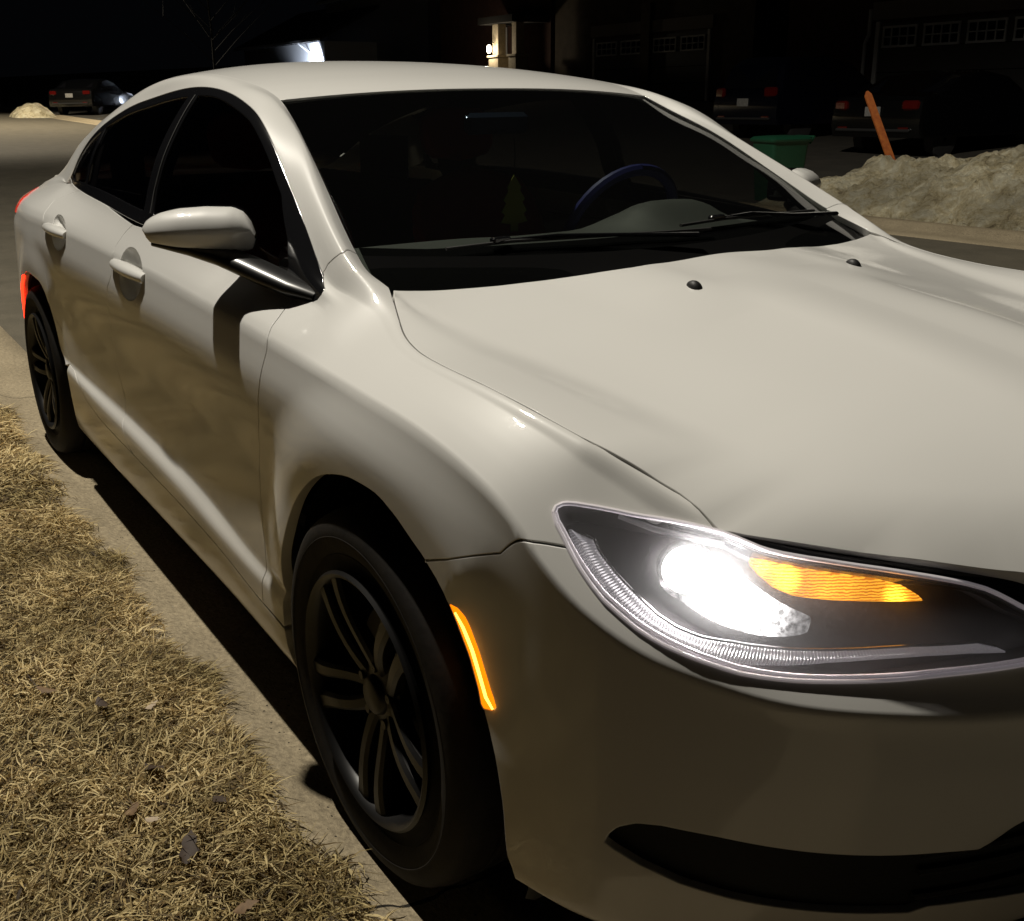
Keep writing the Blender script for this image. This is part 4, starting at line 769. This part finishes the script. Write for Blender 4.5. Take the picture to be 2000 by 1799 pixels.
def ground_mat(name,c1,c2,sc,bump,c3=None,sc2=60,rough=.9,cracks=0):
    k=NT(name); p=k.n('BsdfPrincipled'); p.inputs['Roughness'].default_value=rough; p.inputs['Specular IOR Level'].default_value=.25
    tc=k.n('TexCoord'); n1=k.n('TexNoise',Scale=sc,Detail=8,Roughness=.7); k.l(tc.outputs['Object'],n1.inputs['Vector'])
    r1=k.n('ValToRGB'); r1.color_ramp.elements[0].position=.32; r1.color_ramp.elements[0].color=(*c1,1); r1.color_ramp.elements[1].position=.7; r1.color_ramp.elements[1].color=(*c2,1); k.l(n1.outputs[0],r1.inputs[0])
    n2=k.n('TexNoise',Scale=sc2,Detail=5,Roughness=.75); k.l(tc.outputs['Object'],n2.inputs['Vector'])
    r2=k.n('MapRange'); r2.inputs[1].default_value=.3; r2.inputs[2].default_value=.7; r2.inputs[3].default_value=.55; r2.inputs[4].default_value=1.3; k.l(n2.outputs[0],r2.inputs[0])
    mx=k.n('Mix',data_type='RGBA',blend_type='MULTIPLY'); mx.inputs[0].default_value=1; k.l(r1.outputs[0],mx.inputs[6]); k.l(r2.outputs[0],mx.inputs[7]); last=mx.outputs[2]
    if cracks:
        # expansion joints every few metres plus dark grit
        sx=k.n('SeparateXYZ'); k.l(tc.outputs['Object'],sx.inputs[0]); nz=k.n('TexNoise',Scale=9,Detail=4); k.l(tc.outputs['Object'],nz.inputs['Vector'])
        ad=k.n('Math',operation='MULTIPLY_ADD'); ad.inputs[1].default_value=.05; k.l(nz.outputs[0],ad.inputs[0]); k.l(sx.outputs[0],ad.inputs[2])
        mo=k.n('Math',operation='PINGPONG'); mo.inputs[1].default_value=cracks; a2=k.n('Math',operation='ADD'); a2.inputs[1].default_value=100*cracks*2-.17; k.l(ad.outputs[0],a2.inputs[0]); k.l(a2.outputs[0],mo.inputs[0])
        lt=k.n('Math',operation='LESS_THAN'); lt.inputs[1].default_value=.004; k.l(mo.outputs[0],lt.inputs[0])
        vo=k.n('TexVoronoi',Scale=52); k.l(tc.outputs['Object'],vo.inputs['Vector']); l2=k.n('Math',operation='LESS_THAN'); l2.inputs[1].default_value=.14; k.l(vo.outputs['Distance'],l2.inputs[0])
        n3=k.n('TexNoise',Scale=6); k.l(tc.outputs['Object'],n3.inputs['Vector']); g3=k.n('Math',operation='GREATER_THAN'); g3.inputs[1].default_value=.56; k.l(n3.outputs[0],g3.inputs[0]); m3=k.n('Math',operation='MULTIPLY'); k.l(l2.outputs[0],m3.inputs[0]); k.l(g3.outputs[0],m3.inputs[1])
        mxx=k.n('Math',operation='MAXIMUM'); k.l(lt.outputs[0],mxx.inputs[0]); k.l(m3.outputs[0],mxx.inputs[1])
        m2=k.n('Mix',data_type='RGBA'); k.l(mxx.outputs[0],m2.inputs[0]); k.l(last,m2.inputs[6]); m2.inputs[7].default_value=(.02,.017,.012,1); last=m2.outputs[2]
    k.l(last,p.inputs['Base Color'])
    b=k.n('Bump',Strength=bump,Distance=.01); k.l(n2.outputs[0],b.inputs['Height']); k.l(b.outputs[0],p.inputs['Normal']); k.l(p.outputs[0],k.out.inputs[0]); return k.m
ASPH=ground_mat('asphalt',(.105,.094,.070),(.150,.132,.098),3,.5,sc2=220)
CONC=ground_mat('concrete',(.27,.222,.145),(.38,.315,.21),2.5,.6,sc2=75,cracks=1.9)
SOIL=ground_mat('soil',(.025,.018,.010),(.085,.060,.030),14,.9,sc2=70)
LAWN=ground_mat('far_lawn',(.05,.045,.028),(.10,.085,.05),.8,.8,sc2=25)
S=dict(kind='structure')
strip('terrain',[(-240,-.15),(-40,-.15),(-8,-.12),(8,-.10),(30,-.1),(260,-.1)],LAWN,**S)
strip('lawn',[(-40,.03),(-12,.03),(-6,.03),(-3.5,.035),(-2,.04),(-1.4,.042),(-1.15,.040),(-1.03,.030),(-1.0,.01)],SOIL,**S)
strip('kerb',[(-1.06,.0),(-1.055,.036),(-1.03,.042),(-.99,.040),(-.95,.030),(-.92,.016),(-.895,.006),(-.86,.001),(-.78,-.004),(-.66,.0),(-.655,-.02)],CONC,**S)
strip('road',[(-.66,-.004),(-.3,0),(1.5,.02),(3.4,.03),(5.3,.02),(7.0,0),(7.35,-.004)],ASPH,**S)
strip('far_kerb',[(7.34,-.02),(7.345,.002),(7.6,.0),(7.75,.012),(7.85,.06),(8.0,.07),(8.03,.05)],CONC,**S)
strip('driveway',[(8.02,.058),(9,.06),(12,.06),(17,.06),(30,.06)],ground_mat('driveway_asphalt',(.05,.046,.038),(.08,.072,.058),2,.4,sc2=150),**S)
# ---------------------------------------------------------------- dead grass blades
def grass(name,n,x0,x1,yfun,lmin,lmax,mat,wid,clump=1.,**t):
    x=rng.uniform(x0,x1,n); y=yfun(x,n); m=y<-.985; 
    cl=np.sin(x*5.1+1.3*np.sin(y*6.3))*np.sin(y*8.7+1.9*np.sin(x*4.1))+.6*np.sin(x*13.7)*np.sin(y*17.3); keep=rng.random(n)<np.clip(.80+.38*cl,.22,1.)
    x=x[keep];y=y[keep]; n=len(x)
    L=rng.uniform(lmin,lmax,n)*(.7+.6*rng.random(n)); az=rng.normal(.35,1.25,n)+1.6*np.sin(x*3.1+y*2.3)+1.1*np.sin(x*9+y*7); el=np.abs(rng.normal(.30,.28,n))+.03
    z0=np.where(y>-1.03,.040,.040)+rng.uniform(-.004,.030,n)*np.clip((-y-.98)/.08,0,1)+.012*np.sin(x*11)*np.sin(y*13)
    wd=rng.uniform(.6,1.35,n)*wid*np.where(rng.random(n)<.12,1.9,1.); d=np.stack([np.cos(az)*np.cos(el),np.sin(az)*np.cos(el),np.sin(el)],1); sd=np.stack([-np.sin(az),np.cos(az),rng.normal(0,.5,n)],1); sd/=np.linalg.norm(sd,axis=1)[:,None]
    base=np.stack([x,y,z0],1); bend=rng.normal(0,.35,n)
    V=np.empty((n,7,3)); droop=rng.uniform(.1,.55,n)
    for k,(f,wf) in enumerate(((0,1),(.4,.9),(.75,.6))):
        c=base+d*(L*f)[:,None]+np.stack([-np.sin(az)*bend,np.cos(az)*bend,-droop],1)*(L*f*f)[:,None]
        c[:,2]=np.maximum(c[:,2],.012+.028*np.clip((-c[:,1]-.86)/.12,0,1))
        V[:,2*k]=c+sd*(wd*wf)[:,None]; V[:,2*k+1]=c-sd*(wd*wf)[:,None]
    c=base+d*L[:,None]+np.stack([-np.sin(az)*bend,np.cos(az)*bend,-droop],1)*L[:,None]; c[:,2]=np.maximum(c[:,2],.010+.03*np.clip((-c[:,1]-.86)/.12,0,1)); V[:,6]=c
    b=(np.arange(n)*7)[:,None]; q=np.concatenate([b+np.array([[0,1,3,2]]),b+np.array([[2,3,5,4]])],0); tr=b+np.array([[4,5,6]])
    me=bpy.data.meshes.new(name); nv=n*7; me.vertices.add(nv); me.vertices.foreach_set('co',V.ravel())
    loops=np.concatenate([q.ravel(),tr.ravel()]); me.loops.add(len(loops)); me.loops.foreach_set('vertex_index',loops)
    npoly=len(q)+len(tr); me.polygons.add(npoly); ls=np.concatenate([np.arange(len(q))*4,len(q)*4+np.arange(len(tr))*3]); me.polygons.foreach_set('loop_start',ls)
    col=np.repeat(rng.random(n),7); at=me.attributes.new('tone','FLOAT','POINT'); at.data.foreach_set('value',col.astype(np.float32))
    me.update(calc_edges=True); me.validate(); me.materials.append(mat)
    o=bpy.data.objects.new(name,me); COL.objects.link(o)
    for k_,v in t.items(): o[k_]=v
    return o
def grass_mat():
    k=NT('dead_grass'); p=k.n('BsdfPrincipled'); p.inputs['Roughness'].default_value=.65; p.inputs['Specular IOR Level'].default_value=.3
    at=k.n('Attribute'); at.attribute_name='tone'; cr=k.n('ValToRGB'); e=cr.color_ramp.elements
    e[0].position=0; e[0].color=(.045,.028,.012,1); e[1].position=1; e[1].color=(.95,.78,.42,1)
    for ps,c in ((.22,(.30,.20,.075)),(.42,(.13,.10,.035)),(.55,(.58,.43,.19)),(.8,(.84,.68,.36))): q=e.new(ps); q.color=(*c,1)
    k.l(at.outputs['Fac'],cr.inputs[0])
    tc=k.n('TexCoord'); nz=k.n('TexNoise',Scale=3.5,Detail=3); k.l(tc.outputs['Object'],nz.inputs['Vector']); mr=k.n('MapRange'); mr.inputs[1].default_value=.35; mr.inputs[2].default_value=.65; k.l(nz.outputs[0],mr.inputs[0])
    mx=k.n('Mix',data_type='RGBA',blend_type='MULTIPLY'); mx.inputs[7].default_value=(.50,.49,.42,1); k.l(mr.outputs[0],mx.inputs[0]); k.l(cr.outputs[0],mx.inputs[6]); k.l(mx.outputs[2],p.inputs['Base Color'])
    tl=k.n('BsdfTranslucent'); k.l(mx.outputs[2],tl.inputs[0]); ms=k.n('MixShader'); ms.inputs[0].default_value=.25; k.l(p.outputs[0],ms.inputs[1]); k.l(tl.outputs[0],ms.inputs[2]); k.l(ms.outputs[0],k.out.inputs[0]); return k.m
GM=grass_mat()
def yedge(x,n):
    e=-1.0+.022*np.sin(x*7.3)+.018*np.sin(x*17.1+1)+.012*np.sin(x*41)
    return e-np.abs(rng.exponential(.33,n))*.9-.002+np.abs(rng.normal(0,.012,n))
def yedge2(x,n): return -1.0-rng.uniform(0,1.0,n)
ST=dict(kind='stuff',label='matted straw-coloured winter grass along the kerb',category='grass')
A=grass('grass',125000,-1.9,.55,lambda x,n:np.where(rng.random(n)<.45,yedge(x,n),yedge2(x,n)*1.0),.025,.060,GM,.0011,**ST)
B=grass('grass',75000,-7.0,-1.9,lambda x,n:np.where(rng.random(n)<.5,yedge(x,n),-1.0-rng.uniform(0,1.3,n)),.03,.07,GM,.0016,**ST)
# dead leaves lying in the grass
LEAF=[pbr('dry_leaf',(.20,.12,.055),.7,var=.5,vscale=60),pbr('dark_leaf',(.045,.026,.015),.7,var=.4,vscale=60),pbr('pale_leaf',(.46,.36,.25),.7,var=.3,vscale=60)]
def leaf(x,y,rz,s,k,label):
    R_=[]; pts=[]
    n=9; prof=[0,.28,.46,.5,.40,.44,.30,.16,.0]
    V=[];F=[]
    for i in range(n):
        t=i/(n-1); wv=prof[i]*.55*s*(1+.25*math.sin(i*2.7+x*9)); cu=.22*s*math.sin(t*3+x*5)
        for sgn in (-1,0,1): V.append(((t-.5)*s*1.3,sgn*wv,cu*.35+abs(sgn)*wv*.45*math.sin(3*t+y*7)+.01))
    for i in range(n-1):
        for j in range(2): F.append((i*3+j,i*3+j+1,i*3+j+4,i*3+j+3))
    o=MB().add(V,F).obj('leaf',LEAF[k],None,True,80); o.location=(x,y,.070); o.rotation_euler=(.2*math.sin(x*20),.2*math.cos(y*30),rz); o['label']=label; o['category']='leaf'; o['group']='dead leaves in the grass'
for a in LEAVES: leaf(*a)
# ---------------------------------------------------------------- snow bank with stake
def snow_mat():
    k=NT('dirty_snow'); p=k.n('BsdfPrincipled'); p.inputs['Roughness'].default_value=.75; tc=k.n('TexCoord')
    n1=k.n('TexNoise',Scale=5.5,Detail=12,Roughness=.8,Distortion=.9); k.l(tc.outputs['Object'],n1.inputs['Vector']); cr=k.n('ValToRGB'); e=cr.color_ramp.elements
    e[0].position=.32; e[0].color=(.14,.095,.045,1); e[1].position=.60; e[1].color=(.98,.92,.70,1); q=e.new(.45); q.color=(.74,.63,.38,1); k.l(n1.outputs[0],cr.inputs[0]); n0=k.n('TexNoise',Scale=1.4,Detail=4,Roughness=.6); k.l(tc.outputs['Object'],n0.inputs['Vector']); m0=k.n('MapRange'); m0.inputs[1].default_value=.40; m0.inputs[2].default_value=.62; m0.inputs[3].default_value=.62; m0.inputs[4].default_value=1.08; k.l(n0.outputs[0],m0.inputs[0]); mm=k.n('Mix',data_type='RGBA',blend_type='MULTIPLY'); mm.inputs[0].default_value=1; k.l(cr.outputs[0],mm.inputs[6]); k.l(m0.outputs[0],mm.inputs[7]); k.l(mm.outputs[2],p.inputs['Base Color'])
    n2=k.n('TexNoise',Scale=14,Detail=10,Roughness=.75,Distortion=.5); k.l(tc.outputs['Object'],n2.inputs['Vector']); b=k.n('Bump',Strength=1.0,Distance=.16); k.l(n2.outputs[0],b.inputs['Height']); k.l(b.outputs[0],p.inputs['Normal']); k.l(p.outputs[0],k.out.inputs[0]); return k.m
SNOW=snow_mat()
from mathutils import noise as mnoise
def pile(name,loc,size,seed,prof,label,res=70,amp=.10,rot=0):
    V=[];F=[]; n=res; my=res//2
    for i in range(n+1):
        for j in range(my+1):
            a=-1+2*i/n; b=-1+2*j/my; x=a*size[0]; y=b*size[1]
            env=np.interp(a,*prof)*max(0,1-abs(b)**2.0)**.75
            p=Vector((x*1.7+seed,y*1.7,seed*.3)); nz=mnoise.fractal(p,.75,2.1,8)*amp*2.2+abs(mnoise.noise(p*2.7))*amp*.9
            V.append((x+.06*mnoise.noise(p*3.1),y+.06*mnoise.noise(p*2.9+Vector((5,0,0))),size[2]*env+nz*min(1,env*2.2)-.03))
    for i in range(n):
        for j in range(my): F.append((i*(my+1)+j,(i+1)*(my+1)+j,(i+1)*(my+1)+j+1,i*(my+1)+j+1))
    o=mk(name,[(np.array(V),F,None)],SNOW,None,True,label=label,category='snow pile'); o.location=loc; o.rotation_euler=(0,0,rot); return o
pile('snow_pile',(-3.9,9.35,.06),(3.7,1.35,.80),3.,([-1,-.95,-.86,-.66,-.45,-.30,-.15,0,.08,.3,1],[0,.22,.48,.56,.70,.90,1.0,.98,1.06,.95,.6]),'big dirty snow bank on the far kerb with an orange stake in it',260,.075)
pile('snow_pile',(-45.2,6.9,float(zt(-45.2,6.9))),(1.1,.8,.55),8.,([-1,-.5,0,.5,1],[0,.8,1,.7,0]),'small far snow pile beside the distant dark car',30,.06)
SW=pbr('orange_stake',(.42,.125,.02),.7,var=.5,vscale=18,vcol=(.27,.06,.012))
st=empty('stake',(-6.64,9.62,.33),0,label='leaning orange wooden stake stuck in the snow bank',category='stake')
zd=Vector((-.43,-.06,.86)).normalized(); xd=Vector((.54,.84,0)); xd=(xd-xd.dot(zd)*zd).normalized(); yd=zd.cross(xd); mb=MB()
q=Matrix((xd,yd,zd)).transposed().to_4x4()
mb.add([(-.046,-.016,-.1),(.046,-.016,-.1),(.046,.016,-.1),(-.046,.016,-.1),(-.043,-.014,1.09),(.043,-.014,1.09),(.043,.014,1.09),(-.043,.014,1.09),(-.008,-.012,1.14),(.014,-.012,1.14),(.014,.012,1.14),(-.008,.012,1.14)],[(0,3,2,1),(0,1,5,4),(1,2,6,5),(2,3,7,6),(3,0,4,7),(4,5,9,8),(5,6,10,9),(6,7,11,10),(7,4,8,11),(8,9,10,11)])
mb.xf(q).obj('board',SW,st)
# ---------------------------------------------------------------- wheelie bin
BIN=pbr('green_bin',(.006,.046,.022),.45,bump=.1,bscale=90)
bn=empty('wheelie_bin',(-7.56,8.56,.05),math.radians(-12),label='green wheeled rubbish bin with white print standing by the driveway',category='bin')
def rr(wx,wy,r,z,n=5):
    P=[]
    for cx,cy,a0 in ((wx-r,wy-r,0),(-wx+r,wy-r,90),(-wx+r,-wy+r,180),(wx-r,-wy+r,270)):
        for k in range(n): a=math.radians(a0+90*k/(n-1)); P.append((cx+r*math.cos(a),cy+r*math.sin(a),z))
    return P
bn.scale=(.88,.88,.88)
MB().rings([rr(.21,.24,.05,.03),rr(.225,.26,.05,.3),rr(.25,.30,.055,.80),rr(.255,.305,.055,.83)],True,True,False).obj('bin_body',BIN,bn,True,50)
MB().rings([rr(.275,.325,.06,.825),rr(.285,.335,.065,.84),rr(.285,.335,.065,.865),rr(.25,.30,.06,.895),rr(.12,.15,.06,.91)],True,True,True).obj('bin_lid',BIN,bn,True,40)
MB().tube([(-.20,.33,.80),(-.20,.40,.885),(.20,.40,.885),(.20,.33,.80)],.018,8).obj('bin_handle',BIN,bn,True)
for s in (-1,1): MB().lathe([(.01,-.02),(.10,-.02),(.10,.02),(.01,.02)],20,'x',(.24*s,.27,.10)).obj('bin_wheel',BLACKM,bn,True)
WHT=pbr('white_print',(.7,.7,.66),.6)
mb=MB()
for x,z,w_,h_ in ((.02,.665,.15,.035),(-.07,.69,.035,.09),(.0,.58,.035,.14)): mb.box((x,-.2965+(.80-z)*.085*.9,z),(w_,.004,h_))
mb.obj('bin_print',WHT,bn)
# ---------------------------------------------------------------- dark cars on the far drives
def bgcar(loc,rz,kind,label,mat,plate=True):
    c=empty('parked_car',loc,rz,label=label,category='car',group='dark cars across the street')
    suv=kind=='suv'; W_=.92; H=1.72 if suv else 1.45; Lg=4.5
    # side profile, x forward from the tail
    if suv: pr=[(0,.35),(-.06,.55),(-.02,.95),(.12,1.05),(.32,1.55),(.55,1.70),(1.6,1.72),(2.4,1.62),(3.1,1.12),(4.2,.98),(4.45,.75),(4.5,.35)]
    else: pr=[(0,.35),(-.05,.55),(0,.95),(.10,1.03),(.55,1.08),(1.15,1.38),(1.9,1.45),(2.6,1.36),(3.2,1.0),(4.3,.86),(4.6,.62),(4.62,.35)]
    R_=[]
    for yk,ins,zs in ((-1,.10,.96),(-.97,.03,.985),(-.80,0,1),(0,-.03,1.012),(.80,0,1),(.97,.03,.985),(1,.10,.96)):
        R_.append([(x+(ins if x<2 else -ins),yk*(W_-(.17*max(0,(z-.95)/.6))),.3+(z-.3)*zs) for x,z in pr])
    MB().rings(R_,True,True,True).obj('body',mat,c,True,28)
    DG=pbr('bg_glass',(.004,.004,.005),.06,coat=.5)
    xa,za=(.16,1.10),( .40,1.56); 
    if suv: g=[(.115,1.08),(.33,1.50)]
    else: g=[(.60,1.10),(1.08,1.33)]
    V=[(g[0][0]-.03,-.70,g[0][1]),(g[0][0]-.03,.70,g[0][1]),(g[1][0]-.035,.60,g[1][1]),(g[1][0]-.035,-.60,g[1][1])]
    MB().add(V+[(x+.02,y,z) for x,y,z in V],[(0,1,2,3),(4,7,6,5),(0,4,5,1),(1,5,6,2),(2,6,7,3),(3,7,4,0)]).obj('rear_window',DG,c)
    RL=pbr('bg_red_lens',(.075,.004,.003),.15,coat=1,crough=.05)
    zl=1.0 if suv else .88
    for s in (-1,1):
        MB().box((.0,s*.70,zl),(.10,.30,.16 if not suv else .20),bev=.03,rz=-s*.25).obj('tail_light',RL,c,True)
        MB().box((-.055,s*.62,.50),(.03,.20,.05),bev=.01).obj('reflector',RL,c,True)
        for x in (.85,3.6): MB().lathe([(.05,-.02),(.20,-.03),(.33,-.02),(.33,.16),(.05,.16)],28,'y',(x,s*.80 if s<0 else .66,.33)).obj('wheel',pbr('bg_wheel',(.06,.06,.06),.4,metal=.3),c,True)
    MB().box((-.075,0,.80 if suv else .78),(.02,.31,.16),bev=.004).obj('number_plate',pbr('plate',(.30,.29,.27),.5,var=.5,vscale=40),c)
    MB().box((-.06,0,.47),(.06,1.5,.05),bev=.015).obj('bumper_strip',pbr('bg_strip',(.03,.03,.03),.3),c)
    return c
BC1=pbr('navy_paint',(.002,.0025,.006),.25,coat=1); BC2=pbr('black_paint',(.0025,.0025,.0025),.25,coat=1)
for a in BGCARS: bgcar(a[0],a[1],a[2],a[3],BC1 if a[2]=='suv' else BC2)
# ---------------------------------------------------------------- houses across the street
BRICK=pbr('brown_brick',(.055,.025,.018),.85,var=.4,vscale=3); BRICK2=pbr('tan_brick',(.075,.058,.040),.85,var=.4,vscale=3); SIDING=pbr('pale_siding',(.42,.42,.42),.7); ROOFM=pbr('shingle',(.03,.028,.027),.9); WHITE=pbr('weathered_trim',(.48,.48,.47),.7); DOORM=pbr('garage_door_paint',(.045,.042,.038),.6); PANE=pbr('dark_pane',(.006,.006,.007),.08)
def gable(name,x0,x1,y0,dep,zb,h,mat,label,over=.45,roofh=2.4):
    hs=empty(name,((x0+x1)/2,y0,zb),0,label=label,category='house'); w_=(x1-x0)/2
    MB().box((0,dep/2,h/2-.4),(2*w_,dep,h+.8)).obj('wall',mat,hs)
    V=[(-w_-over,-over,h),(w_+over,-over,h),(w_+over,dep+over,h),(-w_-over,dep+over,h),(-w_-over,dep/2,h+roofh),(w_+over,dep/2,h+roofh)]
    V+=[(x,y,z+.18) for x,y,z in V]
    rf=MB().add(V,[(0,1,5,4),(2,3,4,5),(6,10,11,7),(8,11,10,9),(0,6,7,1),(2,8,9,3),(0,4,10,6),(3,9,10,4),(1,7,11,5),(2,5,11,8)]).obj('roof',ROOFM,hs)
    MB().box((0,-over-.05,h+.06),(2*w_+2*over,.10,.16)).obj('gutter',WHITE,rf)
    return hs
def garage_door(hs,x,wd,h,groups,zw):
    d=MB().box((x,-.03,h/2),(wd,.07,h)).obj('garage_door',DOORM,hs)
    for k in range(1,4): MB().box((x,-.069,h*k/4),(wd,.012,.02)).obj('panel_groove',DARK,d)
    gw=wd/groups*.80
    for g in range(groups):
        cx=x-wd/2+wd/groups*(g+.5); hh=.46
        f=MB()
        f.box((cx,-.085,zw+hh/2),(gw+.06,.04,.055)); f.box((cx,-.085,zw-hh/2),(gw+.06,.04,.055))
        for k in range(5): f.box((cx-gw/2+gw*k/4,-.084,zw),(.045 if k in (0,4) else .028,.036,hh))
        f.box((cx,-.083,zw),(gw,.03,.028)); fo=f.obj('window_frame',WHITE,d)
        MB().box((cx,-.068,zw),(gw,.012,hh)).obj('window_pane',PANE,fo)
    [MB().box((x+s*(wd/2+.07),-.04,h/2),(.12,.12,h+.1)).obj('door_frame',WHITE,hs) for s in (-1,1)]
    MB().box((x,-.06,h+.30),(wd+.5,.10,.42)).obj('lintel',pbr('lintel_board',(.16,.14,.12),.8),hs)
y1=22.; zb=float(zt(-14,22))+.05
h1=gable('house',-19.5,-8.2,y1,9,zb,5.6,BRICK,'brown brick house at the right with a double garage door of small panes'); garage_door(h1,-14.15+13.85+.0,4.6,2.35,4,2.02)
MB().tube([(-2.9,-.12,2.7),(-2.9,-.12,2.1),(-2.98,-.14,1.9),(-2.98,-.14,0)],.045,8).obj('downspout',WHITE,h1,True)
y2=26.; zb2=float(zt(-30,26))+.05
h2=gable('house',-35.5,-24.5,y2,9,zb2,5.4,BRICK2,'dark tan brick house in the middle distance with two single garage doors'); garage_door(h2,-31.3+30,2.9,2.3,2,1.92); garage_door(h2,-28.0+30,2.9,2.3,2,1.92)
MB().box((.35,-.12,1.7),(.5,.24,3.4)).obj('pilaster',BRICK2,h2)
zb3=float(zt(-42,26))+.05
h3=gable('house',-44.8,-35.8,26.,9,zb3,5.2,BRICK,'brick house with a glowing porch lamp between pale pillars',roofh=2.2)
for px_,wd in ((2.85,.75),(4.25,.55)):
    p_=MB(); p_.box((px_,-1.5,.75),(wd,.6,1.5),bev=.02); p_.box((px_,-1.5,1.55),(wd+.12,.72,.10),bev=.02); p_.box((px_,-1.5,2.2),(wd*.6,.4,1.3),bev=.02); p_.obj('porch_pillar',pbr('pale_stone',(.55,.47,.34),.8,var=.3,vscale=9),h3)
MB().box((3.1,-.9,3.0),(2.6,2.0,.28)).obj('porch_roof',ROOFM,h3)
MB().box((1.25,-.35,1.4),(.16,.6,2.9)).obj('corner_board',WHITE,h3)
pl=empty('porch_lamp',(0,0,0)); pl.parent=h3
MB().lathe([(.001,.17),(.07,.15),(.085,.05),(.085,-.1),(.06,-.15),(.001,-.16)],14,'z',(2.75,-1.95,1.85)).obj('lamp_globe',emit('porch_glow',(1,.86,.62),26),pl,True)
MB().tube([(2.75,-1.95,2.05),(2.75,-1.85,2.15),(2.75,-1.69,2.10)],.015,6).obj('lamp_bracket',DARK,pl)
lamp('porch_light',(-40.3+2.75,26-2.12,zb3+1.8),60,.08,(1,.84,.6))
zb4=float(zt(-62,26))+.05
h4=gable('house',-71.4,-58.25,26.,9,zb4,2.75,SIDING,'far left house whose pale siding is lit by a bluish wall light',over=.5)
MB().tube([(3.9,-.5,2.72),(4.5,-.2,2.3),(4.55,-.06,2.2),(4.55,-.06,0)],.05,8).obj('downspout',WHITE,h4,True)
wl=empty('wall_light',(0,0,0)); wl.parent=h4
MB().box((6.2,-.13,1.5),(.14,.20,.18),bev=.02).obj('lamp_box',emit('cool_glow',(.75,.85,1),14),wl,True)
wlo=lamp('wall_light',(-64.83+6.2,26-.85,zb4+1.0),2000,.06,(.72,.82,1),96); wlo.rotation_euler=(math.radians(108),0,math.radians(35))
h5=gable('house',-65.3,-52,29.5,9,zb4+.2,5.2,pbr('grey_siding',(.22,.22,.23),.7),'tall dark grey house beyond the bluish lit siding wall',over=.4)
# thin young street tree at the left
def tree(loc,h,lean,label,r0=.045,seed=1):
    rg=np.random.default_rng(seed); t=empty('young_tree',loc,0,label=label,category='tree'); BK=pbr('bark',(.007,.006,.005),.9)
    P=[(lean*z/h+.03*math.sin(z*2),.02*math.cos(z*2.3),z) for z in np.linspace(0,h,12)]
    MB().tube(P,np.linspace(r0,.012,12),7).obj('trunk',BK,t,True)
    m=MB()
    for k in range(34):
        z=h*rg.uniform(.35,1.0); b=np.array([lean*z/h,0,z]); a=rg.uniform(0,6.28); L=(h-z)*.45+rg.uniform(.25,.7); pts=[b+np.array([math.cos(a)*L*s+.05*rg.normal(),math.sin(a)*L*s+.05*rg.normal(),L*s*.9]) for s in (0,.33,.66,1)]
        m.tube(pts,[.012,.009,.006,.003],5)
        for q in range(3):
            c=pts[1+q%3]; a2=a+rg.normal(); m.tube([c,c+np.array([math.cos(a2)*.25,math.sin(a2)*.25,.22]),c+np.array([math.cos(a2)*.4,math.sin(a2)*.4,.42])],[.005,.004,.002],4)
    m.obj('crown',BK,t,True)
tree((-27,5.9+2.5,float(zt(-27,8.4))+.05),5.2,-.5,'thin leafless young tree beside the road at far left',seed=3)
